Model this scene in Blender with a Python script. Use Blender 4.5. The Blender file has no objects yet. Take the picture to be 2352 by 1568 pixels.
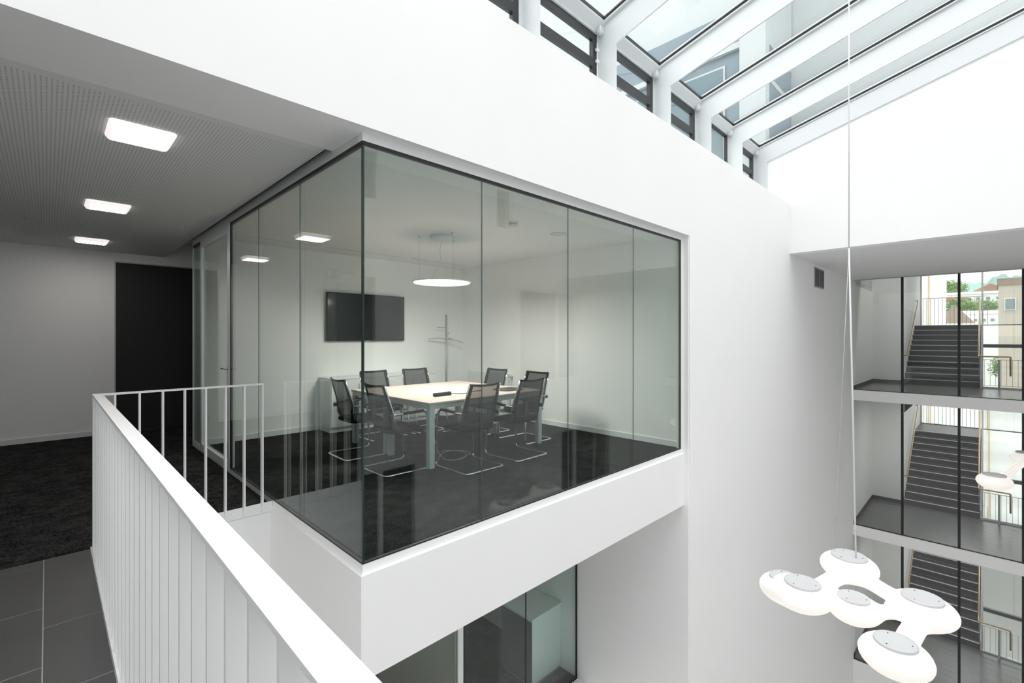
import bpy, math, random
import numpy as np
from mathutils import Vector

random.seed(7)
C = bpy.context.scene.collection
SC = bpy.context.scene

# ------------------------------------------------------------------ camera, sky, exposure
FPX, CX, CY, EYE = 1082.4, 1176.0, 773.0, 1.48
SA, CA = 0.7118, 0.7024
cam = bpy.data.cameras.new('camera')
cam.sensor_width = 36.0
cam.lens = 36.0 * FPX / 2352.0
cam.shift_x = 0.0
cam.shift_y = (CY - 784.0) / 2352.0
cam.clip_start = 0.02
cam.clip_end = 2000
camo = bpy.data.objects.new('camera', cam)
camo.location = (0, 0, EYE)
camo.rotation_euler = (math.pi / 2, 0, -math.asin(CA))
C.objects.link(camo)
SC.camera = camo

SKY_STRENGTH = 1.0
w = bpy.data.worlds.new('sky')
SC.world = w
w.use_nodes = True
wn = w.node_tree
bg = wn.nodes['Background']
bg.inputs['Color'].default_value = (1.0, 0.99, 0.99, 1)
bg.inputs['Strength'].default_value = SKY_STRENGTH
# overcast sky: three times brighter overhead than at the horizon
_tc = wn.nodes.new('ShaderNodeTexCoord')
_sx = wn.nodes.new('ShaderNodeSeparateXYZ')
_mr = wn.nodes.new('ShaderNodeMapRange')
_mr.inputs['From Min'].default_value = 0.0
_mr.inputs['From Max'].default_value = 1.0
_mr.inputs['To Min'].default_value = 0.40 * SKY_STRENGTH
_mr.inputs['To Max'].default_value = 1.20 * SKY_STRENGTH
wn.links.new(_tc.outputs['Generated'], _sx.inputs[0])
wn.links.new(_sx.outputs['Z'], _mr.inputs['Value'])
wn.links.new(_mr.outputs['Result'], bg.inputs['Strength'])

SC.view_settings.view_transform = 'Standard'
SC.view_settings.look = 'None'
SC.view_settings.gamma = 1.0
SC.view_settings.use_curve_mapping = False
SC.view_settings.exposure = 1.98
SC.cycles.max_bounces = 18
SC.cycles.diffuse_bounces = 12
SC.cycles.glossy_bounces = 6
SC.cycles.transmission_bounces = 6
SC.cycles.transparent_max_bounces = 24
SC.cycles.sample_clamp_indirect = 6.0
SC.cycles.caustics_reflective = False
SC.cycles.caustics_refractive = False


# ------------------------------------------------------------------ picking points
def ray(px, py):
    s = (px - CX) / FPX
    return Vector((s * SA + CA, -s * CA + SA, -(py - CY) / FPX))


def on_z(px, py, z):
    r = ray(px, py)
    return Vector((0, 0, EYE)) + r * ((z - EYE) / r.z)


def on_x(px, py, x):
    r = ray(px, py)
    return Vector((0, 0, EYE)) + r * (x / r.x)


def at(px, py, d):
    return Vector((0, 0, EYE)) + ray(px, py) * d


# ------------------------------------------------------------------ materials
def new_mat(name):
    m = bpy.data.materials.new(name)
    m.use_nodes = True
    return m, m.node_tree, m.node_tree.nodes['Principled BSDF']


def mat(name, col, rough=0.6, metal=0.0, noise=0.0, nscale=20.0, bump=0.0, bscale=200.0, spec=0.5, emit=None, estr=0.0, coat=0.0):
    m, nt, p = new_mat(name)
    p.inputs['Base Color'].default_value = (*col, 1)
    p.inputs['Roughness'].default_value = rough
    p.inputs['Metallic'].default_value = metal
    p.inputs['Specular IOR Level'].default_value = spec
    if coat:
        p.inputs['Coat Weight'].default_value = coat
    tc = None
    if noise or bump:
        tc = nt.nodes.new('ShaderNodeTexCoord')
    if noise:
        n = nt.nodes.new('ShaderNodeTexNoise')
        n.inputs['Scale'].default_value = nscale
        n.inputs['Detail'].default_value = 6
        nt.links.new(tc.outputs['Object'], n.inputs['Vector'])
        r = nt.nodes.new('ShaderNodeMix')
        r.data_type = 'RGBA'
        r.inputs['A'].default_value = (*[max(0, c * (1 - noise)) for c in col], 1)
        r.inputs['B'].default_value = (*[min(1, c * (1 + noise)) for c in col], 1)
        nt.links.new(n.outputs['Fac'], r.inputs['Factor'])
        nt.links.new(r.outputs['Result'], p.inputs['Base Color'])
    if bump:
        n2 = nt.nodes.new('ShaderNodeTexNoise')
        n2.inputs['Scale'].default_value = bscale
        n2.inputs['Detail'].default_value = 4
        nt.links.new(tc.outputs['Object'], n2.inputs['Vector'])
        b = nt.nodes.new('ShaderNodeBump')
        b.inputs['Strength'].default_value = bump
        b.inputs['Distance'].default_value = 0.01
        nt.links.new(n2.outputs['Fac'], b.inputs['Height'])
        nt.links.new(b.outputs['Normal'], p.inputs['Normal'])
    if emit:
        p.inputs['Emission Color'].default_value = (*emit, 1)
        p.inputs['Emission Strength'].default_value = estr
    return m


def glass_mat(name, tint, f0=0.04):
    """thin sheet glass: tinted see-through plus a mirror share by angle on each face"""
    m = bpy.data.materials.new(name)
    m.use_nodes = True
    nt = m.node_tree
    nt.nodes.clear()
    out = nt.nodes.new('ShaderNodeOutputMaterial')
    geo = nt.nodes.new('ShaderNodeNewGeometry')
    dot = nt.nodes.new('ShaderNodeVectorMath'); dot.operation = 'DOT_PRODUCT'
    nt.links.new(geo.outputs['Incoming'], dot.inputs[0])
    nt.links.new(geo.outputs['Normal'], dot.inputs[1])
    ab = nt.nodes.new('ShaderNodeMath'); ab.operation = 'ABSOLUTE'
    nt.links.new(dot.outputs['Value'], ab.inputs[0])
    om = nt.nodes.new('ShaderNodeMath'); om.operation = 'SUBTRACT'; om.inputs[0].default_value = 1.0
    nt.links.new(ab.outputs[0], om.inputs[1])
    pw = nt.nodes.new('ShaderNodeMath'); pw.operation = 'POWER'; pw.inputs[1].default_value = 5.0
    nt.links.new(om.outputs[0], pw.inputs[0])
    ma = nt.nodes.new('ShaderNodeMath'); ma.operation = 'MULTIPLY_ADD'
    ma.inputs[1].default_value = 1 - f0
    ma.inputs[2].default_value = f0
    nt.links.new(pw.outputs[0], ma.inputs[0])
    tr = nt.nodes.new('ShaderNodeBsdfTransparent')
    tr.inputs['Color'].default_value = (*tint, 1)
    gl = nt.nodes.new('ShaderNodeBsdfGlossy')
    gl.inputs['Roughness'].default_value = 0.0
    mx = nt.nodes.new('ShaderNodeMixShader')
    nt.links.new(ma.outputs[0], mx.inputs[0])
    nt.links.new(tr.outputs[0], mx.inputs[1])
    nt.links.new(gl.outputs[0], mx.inputs[2])
    nt.links.new(mx.outputs[0], out.inputs['Surface'])
    return m


def perforated_mat(name, col, hole, pitch, width=0.36):
    """plasterboard with a fine grid of little slots"""
    m, nt, p = new_mat(name)
    p.inputs['Roughness'].default_value = 0.8
    tc = nt.nodes.new('ShaderNodeTexCoord')
    sx = nt.nodes.new('ShaderNodeSeparateXYZ')
    nt.links.new(tc.outputs['Object'], sx.inputs[0])

    def cell(sock, pitch_, width):
        a = nt.nodes.new('ShaderNodeMath'); a.operation = 'DIVIDE'; a.inputs[1].default_value = pitch_
        nt.links.new(sock, a.inputs[0])
        f = nt.nodes.new('ShaderNodeMath'); f.operation = 'FRACT'
        nt.links.new(a.outputs[0], f.inputs[0])
        l = nt.nodes.new('ShaderNodeMath'); l.operation = 'LESS_THAN'; l.inputs[1].default_value = width
        nt.links.new(f.outputs[0], l.inputs[0])
        return l.outputs[0]
    a = cell(sx.outputs['X'], pitch[0], width)
    b = cell(sx.outputs['Y'], pitch[1], width)
    mu = nt.nodes.new('ShaderNodeMath'); mu.operation = 'MULTIPLY'
    nt.links.new(a, mu.inputs[0]); nt.links.new(b, mu.inputs[1])
    mx = nt.nodes.new('ShaderNodeMix'); mx.data_type = 'RGBA'
    mx.inputs['A'].default_value = (*col, 1)
    mx.inputs['B'].default_value = (*hole, 1)
    nt.links.new(mu.outputs[0], mx.inputs['Factor'])
    nt.links.new(mx.outputs['Result'], p.inputs['Base Color'])
    return m


def mesh_fabric(name, col, clear):
    m, nt, p = new_mat(name)
    p.inputs['Base Color'].default_value = (*col, 1)
    p.inputs['Roughness'].default_value = 0.8
    out = nt.nodes['Material Output']
    tr = nt.nodes.new('ShaderNodeBsdfTransparent')
    mx = nt.nodes.new('ShaderNodeMixShader')
    mx.inputs[0].default_value = 1 - clear
    nt.links.new(tr.outputs[0], mx.inputs[1])
    nt.links.new(p.outputs[0], mx.inputs[2])
    nt.links.new(mx.outputs[0], out.inputs['Surface'])
    return m


M = {}
M['wall'] = mat('white_plaster', (0.92, 0.92, 0.92), 0.75, noise=0.012, nscale=2.0, bump=0.04, bscale=350, spec=0.25)
M['ceil'] = mat('ceiling_paint', (0.80, 0.80, 0.80), 0.85, noise=0.01, nscale=3.0, spec=0.2)
M['perf'] = perforated_mat('perforated_board', (0.80, 0.80, 0.80), (0.34, 0.34, 0.34), (0.0208, 0.0208))
M['perf_room'] = perforated_mat('perforated_room_board', (0.88, 0.88, 0.88), (0.55, 0.55, 0.55), (0.0208, 0.0208), 0.34)
M['white_steel'] = mat('white_powder_coat', (0.89, 0.895, 0.90), 0.38, bump=0.015, bscale=400)
M['rafter'] = mat('pale_grey_steel_paint', (0.70, 0.735, 0.745), 0.45)
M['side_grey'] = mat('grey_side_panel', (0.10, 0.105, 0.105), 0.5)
M['white_gloss'] = mat('white_lacquer', (0.80, 0.82, 0.82), 0.3)
M['alu'] = mat('grey_aluminium', (0.50, 0.50, 0.50), 0.42, metal=0.35, noise=0.02, nscale=8)
M['alu_light'] = mat('pale_aluminium', (0.66, 0.68, 0.68), 0.4, metal=0.2)
M['black'] = mat('black_rubber', (0.012, 0.013, 0.014), 0.55)
M['seal'] = mat('joint_silicone', (0.05, 0.062, 0.06), 0.35)
M['anthracite'] = mat('anthracite_aluminium', (0.035, 0.036, 0.038), 0.4, metal=0.1)
M['door_black'] = mat('black_door_panel', (0.010, 0.010, 0.010), 0.65, noise=0.1, nscale=2)
M['chrome'] = mat('chrome', (0.72, 0.72, 0.73), 0.09, metal=1.0)
M['chair_black'] = mat('black_plastic', (0.008, 0.008, 0.009), 0.5, spec=0.3)
M['chair_fabric'] = mat('black_upholstery', (0.006, 0.006, 0.007), 0.95, bump=0.2, bscale=900, spec=0.2)
M['chair_mesh'] = mesh_fabric('black_mesh_fabric', (0.007, 0.007, 0.008), 0.20)
M['table_top'] = mat('pale_table_laminate', (0.56, 0.455, 0.40), 0.5, noise=0.02, nscale=6)
M['table_leg'] = mat('table_silver_lacquer', (0.50, 0.54, 0.55), 0.4, metal=0.3)
M['screen'] = mat('tv_screen', (0.006, 0.006, 0.007), 0.12, spec=0.5)
M['brass'] = mat('brass_handrail', (0.55, 0.38, 0.20), 0.35, metal=0.7)
M['stair'] = mat('dark_stair_stone', (0.013, 0.013, 0.014), 0.42, noise=0.15, nscale=5)
M['nosing'] = mat('pale_step_edge', (0.72, 0.73, 0.73), 0.5)
M['tile'] = mat('anthracite_tile', (0.066, 0.065, 0.065), 0.42, noise=0.12, nscale=3, bump=0.03, bscale=60)
M['tile_lobby'] = mat('grey_lobby_tile', (0.11, 0.113, 0.115), 0.24, noise=0.22, nscale=1.4)
M['pale_floor'] = mat('pale_stone_floor', (0.76, 0.76, 0.75), 0.5, noise=0.05)
M['grout'] = mat('tile_grout', (0.34, 0.34, 0.33), 0.9)
M['grout_dark'] = mat('tile_grout_dark', (0.03, 0.03, 0.03), 0.8)
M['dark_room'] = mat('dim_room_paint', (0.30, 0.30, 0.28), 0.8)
M['glass_edge'] = mat('glass_edge_green', (0.012, 0.034, 0.030), 0.25)
M['glass'] = glass_mat('partition_glass', (0.905, 0.960, 0.942), 0.05)
M['glass_roof'] = glass_mat('roof_glass', (0.952, 0.960, 0.961), 0.04)
M['glass_lobby'] = glass_mat('lobby_glass', (0.955, 0.968, 0.962), 0.05)
M['lamp_disc'] = mat('lamp_cover_disc', (0.62, 0.63, 0.64), 0.5)
M['lamp_body'] = mat('lit_opal_shade', (0.55, 0.54, 0.53), 0.4, emit=(1.0, 0.94, 0.88), estr=0.155)
M['led'] = mat('led_light', (0.9, 0.9, 0.9), 0.4, emit=(1.0, 0.95, 0.88), estr=0.55)
M['diffuser'] = mat('opal_diffuser', (0.9, 0.9, 0.9), 0.4, emit=(1.0, 0.94, 0.90), estr=0.20)
M['pendant_light'] = mat('pendant_diffuser', (0.9, 0.85, 0.8), 0.4, emit=(1.0, 0.84, 0.66), estr=1.2)
M['grille'] = mat('grille_metal', (0.33, 0.33, 0.34), 0.5, metal=0.2)
M['cable_white'] = mat('pale_cable', (0.55, 0.56, 0.56), 0.5)
M['steel_rope'] = mat('steel_rope', (0.62, 0.63, 0.63), 0.35, metal=0.6)
M['clear_tube'] = mat('pale_cable_sleeve', (0.75, 0.77, 0.77), 0.3)
M['sign_green'] = mat('exit_sign_green', (0.25, 0.42, 0.36), 0.4)
M['cladding'] = mat('blue_grey_cladding', (0.16, 0.22, 0.25), 0.4)
M['teal_glass'] = mat('teal_window_pane', (0.10, 0.17, 0.19), 0.1, spec=0.5)
M['pale_panel'] = mat('pale_roof_panel', (0.46, 0.50, 0.50), 0.6)
M['roof_tile'] = mat('clay_roof', (0.36, 0.20, 0.14), 0.8, noise=0.3, nscale=1.5)
M['roof_brown'] = mat('brown_roof_tiles', (0.30, 0.22, 0.17), 0.85, noise=0.3, nscale=2)
M['brick'] = mat('reddish_render', (0.46, 0.27, 0.20), 0.85, noise=0.1, nscale=1)
M['beige'] = mat('beige_render', (0.50, 0.44, 0.37), 0.85, noise=0.06, nscale=1)
M['red_band'] = mat('red_band', (0.42, 0.10, 0.09), 0.6)
M['white_render'] = mat('white_render', (0.80, 0.80, 0.78), 0.8)
M['far_pane'] = mat('far_window_pane', (0.20, 0.25, 0.26), 0.15)
M['leaf'] = mat('foliage_green', (0.20, 0.32, 0.10), 0.8, noise=0.4, nscale=2)
M['trunk'] = mat('tree_bark', (0.12, 0.09, 0.06), 0.9)
M['hill'] = mat('wooded_hill', (0.20, 0.31, 0.28), 0.9, noise=0.35, nscale=0.06)
M['ground'] = mat('outdoor_ground', (0.30, 0.32, 0.28), 0.9, noise=0.2, nscale=0.1)
M['sheeting'] = mat('white_sheeting', (0.90, 0.90, 0.90), 0.7, bump=0.3, bscale=2)
M['batten'] = mat('timber_batten', (0.62, 0.48, 0.30), 0.7)
M['warm_wall'] = mat('beige_wall_paint', (0.52, 0.46, 0.40), 0.8)


def carpet(name, dark, light):
    m, nt, p = new_mat(name)
    p.inputs['Roughness'].default_value = 1.0
    p.inputs['Specular IOR Level'].default_value = 0.1
    tc = nt.nodes.new('ShaderNodeTexCoord')
    n1 = nt.nodes.new('ShaderNodeTexNoise'); n1.inputs['Scale'].default_value = 85; n1.inputs['Detail'].default_value = 3
    n2 = nt.nodes.new('ShaderNodeTexNoise'); n2.inputs['Scale'].default_value = 7; n2.inputs['Detail'].default_value = 5
    mp = nt.nodes.new('ShaderNodeMapping'); mp.inputs['Scale'].default_value = (1.0, 1.25, 1.0)
    nt.links.new(tc.outputs['Object'], mp.inputs[0])
    nt.links.new(mp.outputs[0], n1.inputs['Vector'])
    nt.links.new(mp.outputs[0], n2.inputs['Vector'])
    mu = nt.nodes.new('ShaderNodeMix'); mu.data_type = 'FLOAT'
    mu.inputs['Factor'].default_value = 0.3
    nt.links.new(n1.outputs['Fac'], mu.inputs['A']); nt.links.new(n2.outputs['Fac'], mu.inputs['B'])
    rp = nt.nodes.new('ShaderNodeValToRGB')
    rp.color_ramp.elements[0].position = 0.42; rp.color_ramp.elements[0].color = (*dark, 1)
    rp.color_ramp.elements[1].position = 0.64; rp.color_ramp.elements[1].color = (*light, 1)
    nt.links.new(mu.outputs['Result'], rp.inputs[0])
    nt.links.new(rp.outputs[0], p.inputs['Base Color'])
    b = nt.nodes.new('ShaderNodeBump'); b.inputs['Strength'].default_value = 0.6; b.inputs['Distance'].default_value = 0.01
    nt.links.new(n1.outputs['Fac'], b.inputs['Height'])
    nt.links.new(b.outputs[0], p.inputs['Normal'])
    return m


M['carpet'] = carpet('black_carpet', (0.002, 0.002, 0.002), (0.058, 0.058, 0.058))


# ------------------------------------------------------------------ mesh building
WO = {}


class MB:
    def __init__(self):
        self.v, self.f, self.fm, self.sm = [], [], [], []

    def add(self, verts, faces, mi=0, smooth=False):
        o = len(self.v)
        self.v += [tuple(p) for p in verts]
        for f in faces:
            self.f.append([o + i for i in f])
            self.fm.append(mi)
            self.sm.append(smooth)
        return self

    def box(self, x0, x1, y0, y1, z0, z1, mi=0):
        v = [(x, y, z) for z in (z0, z1) for y in (y0, y1) for x in (x0, x1)]
        return self.add(v, [(0, 2, 3, 1), (4, 5, 7, 6), (0, 1, 5, 4), (2, 6, 7, 3), (0, 4, 6, 2), (1, 3, 7, 5)], mi)

    def bbox(self, x0, x1, y0, y1, z0, z1, b=0.01, mi=0):
        """box with chamfered vertical and horizontal edges"""
        b = min(b, (x1 - x0) / 2.1, (y1 - y0) / 2.1, (z1 - z0) / 2.1)
        rings = []
        for z, ins in ((z0, b), (z0 + b, 0), (z1 - b, 0), (z1, b)):
            a0, a1, c0, c1 = x0 + ins, x1 - ins, y0 + ins, y1 - ins
            q = b * 0.7
            rings.append([(a0 + q, c0, z), (a1 - q, c0, z), (a1, c0 + q, z), (a1, c1 - q, z), (a1 - q, c1, z), (a0 + q, c1, z), (a0, c1 - q, z), (a0, c0 + q, z)])
        return self.loft(rings, mi=mi)

    def loft(self, rings, closed=True, caps=True, mi=0, smooth=False):
        n = len(rings[0])
        v = [p for r in rings for p in r]
        f = []
        for k in range(len(rings) - 1):
            for i in range(n if closed else n - 1):
                j = (i + 1) % n
                f.append((k * n + i, k * n + j, (k + 1) * n + j, (k + 1) * n + i))
        if caps and closed:
            f.append(tuple(reversed(range(n))))
            f.append(tuple((len(rings) - 1) * n + i for i in range(n)))
        return self.add(v, f, mi, smooth)

    def yz(self, poly, x0, x1, mi=0):
        return self.loft([[(x0, y, z) for y, z in poly], [(x1, y, z) for y, z in poly]], mi=mi)

    def xz(self, poly, y0, y1, mi=0):
        return self.loft([[(x, y0, z) for x, z in poly], [(x, y1, z) for x, z in poly]], mi=mi)

    def xy(self, poly, z0, z1, mi=0):
        return self.loft([[(x, y, z0) for x, y in poly], [(x, y, z1) for x, y in poly]], mi=mi)

    def tube(self, path, r, n=8, mi=0, closed=False):
        P = [Vector(p) for p in path]
        rings = []
        up = Vector((0, 0, 1))
        prev = None
        m = len(P)
        for i, p in enumerate(P):
            if closed:
                t = (P[(i + 1) % m] - P[i - 1]).normalized()
            else:
                t = (P[min(i + 1, m - 1)] - P[max(i - 1, 0)]).normalized()
            if prev is None:
                a = t.cross(up)
                if a.length < 1e-3:
                    a = t.cross(Vector((1, 0, 0)))
            else:
                a = prev - t * prev.dot(t)
            a.normalize()
            prev = a
            b = t.cross(a)
            rr = r[i] if isinstance(r, (list, tuple)) else r
            rings.append([tuple(p + (a * math.cos(q) + b * math.sin(q)) * rr) for q in [2 * math.pi * k / n for k in range(n)]])
        if closed:
            rings.append(rings[0])
        return self.loft(rings, caps=not closed, mi=mi, smooth=True)

    def lathe(self, prof, c, n=24, mi=0, smooth=True):
        rings = [[(c[0] + r * math.cos(2 * math.pi * k / n), c[1] + r * math.sin(2 * math.pi * k / n), c[2] + z) for k in range(n)] for r, z in prof]
        return self.loft(rings, mi=mi, smooth=smooth)

    def grid(self, pts, mi=0, smooth=True):
        h, w_ = len(pts), len(pts[0])
        return self.add([p for r in pts for p in r], [(j * w_ + i, j * w_ + i + 1, (j + 1) * w_ + i + 1, (j + 1) * w_ + i) for j in range(h - 1) for i in range(w_ - 1)], mi, smooth)

    def build(self, name, mats, parent=None, origin=None, kind=None):
        if not isinstance(mats, (list, tuple)):
            mats = [mats]
        xs = np.array(self.v, dtype=float)
        if origin is None:
            origin = (xs.min(0) + xs.max(0)) / 2
            if parent is None:
                origin[2] = xs[:, 2].min()
        origin = np.array(origin, dtype=float)
        me = bpy.data.meshes.new(name)
        me.from_pydata([tuple(p) for p in (xs - origin)], [], self.f)
        for m in mats:
            me.materials.append(m)
        me.polygons.foreach_set('material_index', self.fm)
        me.polygons.foreach_set('use_smooth', self.sm)
        me.update()
        import bmesh
        bm = bmesh.new(); bm.from_mesh(me)
        bmesh.ops.recalc_face_normals(bm, faces=bm.faces[:])
        bm.to_mesh(me); bm.free()
        o = bpy.data.objects.new(name, me)
        C.objects.link(o)
        if parent is not None:
            o.parent = parent
            o.location = Vector(origin) - WO[parent.name]
        else:
            o.location = Vector(origin)
        WO[o.name] = Vector(origin)
        if kind:
            o['kind'] = kind
        return o


def tag(o, label, cat, group=None):
    o['label'] = label
    o['category'] = cat
    if group:
        o['group'] = group
    return o


def thing(name, loc, label=None, cat=None, group=None):
    o = bpy.data.objects.new(name, None)
    o.empty_display_size = 0.2
    C.objects.link(o)
    o.location = loc
    WO[o.name] = Vector(loc)
    if label:
        tag(o, label, cat, group)
    return o


def struct(name, loc):
    o = thing(name, loc)
    o['kind'] = 'structure'
    return o


def copy_tree(o, parent=None):
    c = o.copy()
    C.objects.link(c)
    c.parent = parent
    WO[c.name] = WO[o.name].copy()
    for ch in list(o.children):
        copy_tree(ch, c)
    return c


def arc(pts, r=0.05, n=5):
    """polyline with rounded corners"""
    P = [Vector(p) for p in pts]
    out = [P[0]]
    for i in range(1, len(P) - 1):
        a, b, c = P[i - 1], P[i], P[i + 1]
        u, v = (a - b), (c - b)
        rr = min(r, u.length * 0.49, v.length * 0.49)
        p0, p1 = b + u.normalized() * rr, b + v.normalized() * rr
        for k in range(n + 1):
            t = k / n
            out.append(p0 * (1 - t) ** 2 + b * 2 * t * (1 - t) + p1 * t * t)
    out.append(P[-1])
    return out


# ------------------------------------------------------------------ measured planes (metres)
XG, YG = 1.463, 2.868          # outer faces of the two glass walls of the meeting room
YW = 2.777                     # face of the long white wall
XR = 6.018                     # right wall of meeting room
XE, ZS = 10.434, 3.12          # end wall over the lobby and its underside
XF = 16.66                     # lobby glazing
YO = -2.825                    # opposite wall of the atrium
YB = 9.73                      # corridor back wall
ZFL = -0.05                    # corridor / gallery floor
ZC = 2.812                     # corridor ceiling
SLOPE = 0.27


def zglass(y):
    return 5.355 + SLOPE * (3.325 - y)


# ------------------------------------------------------------------ walls, floors, ceilings
def sbox(name, x0, x1, y0, y1, z0, z1, m='wall'):
    return MB().box(x0, x1, y0, y1, z0, z1).build(name, M[m], kind='structure')


GX0 = -3.0                      # left end of the gallery
MB().yz([(YW, ZC), (3.316, ZC), (3.316, 3.0), (3.45, 3.0), (3.45, 4.1), (YW, 4.1)], GX0, XR + 0.012).build('wall_long', M['wall'], kind='structure')
sbox('wall_right', XR + 0.012, 19.8, YW, 3.45, -11.8, 4.1)
sbox('wall_meeting_right', XR, XR + 0.3, 2.79, YB, -11.8, 3.3)
MB().yz([(3.46, ZS), (3.46, 5.3), (YO, zglass(YO) - 0.02), (YO, ZS)], XE, XE + 0.25).build('wall_end', M['wall'], kind='structure')
sbox('ceiling', XE + 0.25, XF + 0.1, YO, YW, ZS, ZS + 0.35, 'ceil')
sbox('ceiling_lobby', XF + 0.1, 25.2, YO, YW, 4.6, 4.9, 'ceil')
sbox('wall_lobby_head', XF + 0.0, XF + 0.1, YO, YW, ZS + 0.35, 4.9)
sbox('wall_lobby_side', XF + 0.1, 25.2, YW, YW + 0.3, 3.0, 4.9)
sbox('wall_gallery', GX0 - 0.2, GX0, YO - 0.2, YB, -11.8, 7.2)
sbox('wall_back', GX0, 6.2, YB, YB + 0.2, ZFL - 0.3, 3.2)
sbox('floor_atrium', GX0, 19.8, YO, 9.0, -12.0, -11.8, 'pale_floor')
# roof build-up over the rooms
sbox('ceiling_slab', GX0, 6.3, 3.30, YB + 0.2, 3.05, 3.35, 'ceil')

# meeting room shell
YRB = 7.52
sbox('wall_meeting_back', XG + 0.02, XR, YRB, YRB + 0.14, -0.3, 3.0)
sbox('floor_meeting', XG, XR, YG, YRB, -0.06, 0.0, 'carpet')
rc = sbox('ceiling_meeting', XG + 0.06, XR, YG + 0.06, YRB, 2.835, 2.95, 'perf_room')

bb = MB().box(XG + 0.05, XR - 0.012, YRB - 0.014, YRB, 0, 0.075).build('baseboard_back', M['white_gloss'], kind='structure')
bb = MB().box(XR - 0.014, XR, YG + 0.05, YRB - 0.014, 0, 0.075).build('baseboard_right', M['white_gloss'], kind='structure')

# corridor floor: carpet field and tiled gallery
MB().xy([(GX0, 4.56), (0.225, 4.56), (0.225, 4.585), (XG, 4.585), (XG, 7.68), (6.2, 7.68), (6.2, YB), (GX0, YB)], ZFL - 0.1, ZFL).build('floor_corridor', M['carpet'], kind='structure')
fl = MB().box(GX0, 0.224, YO, 4.56, ZFL - 0.28, ZFL - 0.002).build('floor', M['grout'], kind='structure')
tile_me = None
TW, TL = 0.333, 0.666
for ci in range(9):
    x1 = 0.318 - TW * ci
    x0 = x1 - TW
    off = 4.153 if ci % 2 == 0 else 4.415
    for r in range(-1, 12):
        y1 = off - TL * (r)
        y0 = y1 - TL
        a0, a1, b0, b1 = max(x0, GX0), min(x1, 0.222), max(y0, YO), min(y1, 4.557)
        if a1 - a0 < 0.02 or b1 - b0 < 0.02:
            continue
        g = 0.0026
        MB().bbox(a0 + g, a1 - g, b0 + g, b1 - g, ZFL - 0.012, ZFL, 0.0015).build('tile', M['tile'], fl)

# white slab edge / wall of the void below the far balustrade
sbox('wall_void', 0.0, XG, 4.583, 4.75, -4.3, -0.107)
sbox('trim_9', 0.0, XG - 0.005, 4.5885, 4.75, -0.107, ZFL - 0.001, 'alu')
sbox('wall_gallery_edge', 0.0, 0.223, YO, 4.588, -0.6, ZFL - 0.281)
baseb = MB().box(GX0, 0.75, YB - 0.014, YB, ZFL, ZFL + 0.075).build('baseboard_corridor', M['white_gloss'], kind='structure')

# corridor ceiling: smooth border strip and perforated field
sbox('ceiling_corridor', GX0, XG - 0.055, 3.4, YB, ZC, 3.05, 'perf')
sbox('ceiling_margin', GX0, XG - 0.055, 3.321, 3.4, ZC, 3.05, 'ceil')
sbox('ceiling_gap', XG - 0.055, XG, 3.32, YB, ZC + 0.06, 3.05, 'black')

# projecting meeting-room box: spandrel band with a small ledge
prof = [(-0.037, -0.753), (-0.037, -0.005), (0.0, -0.005), (0.001, -0.040), (0.005, -0.057), (0.012, -0.065), (0.020, -0.070), (0.020, -0.753)]
MB().loft([[(XR + 0.012, YG - e, z) for e, z in prof], [(XG - e, YG - e, z) for e, z in prof], [(XG - e, 4.5825, z) for e, z in prof]]).build('wall_spandrel', M['wall'], kind='structure')
sbox('ceiling_soffit', 1.501, XR, 2.906, 4.61, -0.752, -0.4)

# ------------------------------------------------------------------ meeting room glazing
w1 = struct('window_1', (3.7, YG, 0))
joints = [2.490, 3.594, 4.786]
edges = [XG] + joints + [5.957]
GT = 0.018
for a, b in zip(edges[:-1], edges[1:]):
    mb = MB()
    x0, x1 = a + (0.0 if a == XG else 0.0005), b - 0.0005
    mb.box(x0, x1, YG, YG + GT, 0.0, 2.74)
    if a == XG:
        mb.fm[-2] = 1
    mb.build('glass_pane', [M['glass'], M['glass_edge']], w1)
for x in joints:
    MB().box(x - 0.003, x + 0.003, YG - 0.001, YG + 0.003, 0, 2.74).build('joint_seal', M['seal'], w1)
MB().box(XG - 0.002, 5.962, YG - 0.004, YG + 0.024, 2.735, 2.757).build('gasket', M['black'], w1)
MB().box(5.952, 5.964, YG - 0.002, YG + 0.022, 0.0, 2.735).build('gasket', M['black'], w1)
MB().box(XG, 5.96, YG - 0.002, YG + 0.022, -0.004, 0.006).build('gasket', M['black'], w1)
MB().box(XG - 0.004, XR, YG - 0.004, YG + 0.05, 2.757, ZC - 0.001).build('head_frame', M['white_gloss'], w1)
MB().box(5.964, XR, YG - 0.004, YG + 0.05, -0.004, 2.757).build('jamb_frame', M['white_gloss'], w1)

MB().box(XG - 0.001, XG + 0.012, YG - 0.001, YG + 0.012, 0.0, 2.735).build('corner_joint', M['glass_edge'], w1)
w2 = struct('window_2', (XG, 4.5, 0))
yj = [3.936, 4.987]
yed = [YG + GT] + yj + [5.985]
for a, b in zip(yed[:-1], yed[1:]):
    mb = MB()
    mb.box(XG, XG + GT, a + 0.0005, b - 0.0005, 0.0, 2.74)
    mb.build('glass_pane', [M['glass'], M['glass_edge']], w2)
for y in yj:
    MB().box(XG - 0.001, XG + 0.003, y - 0.0035, y + 0.0035, 0, 2.74).build('joint_seal', M['seal'], w2)
MB().box(XG - 0.004, XG + 0.024, YG, 5.985, 2.735, 2.757).build('gasket', M['black'], w2)
MB().box(XG - 0.002, XG + 0.022, YG, 5.985, -0.004, 0.005).build('gasket', M['black'], w2)
MB().box(XG - 0.002, XG + 0.022, 5.975, 5.99, 0.0, 2.74).build('gasket', M['black'], w2)
MB().box(XG - 0.004, XG + 0.05, YG + 0.05, 7.885, 2.757, ZC + 0.04).build('head_frame', M['alu_light'], w2)
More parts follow.
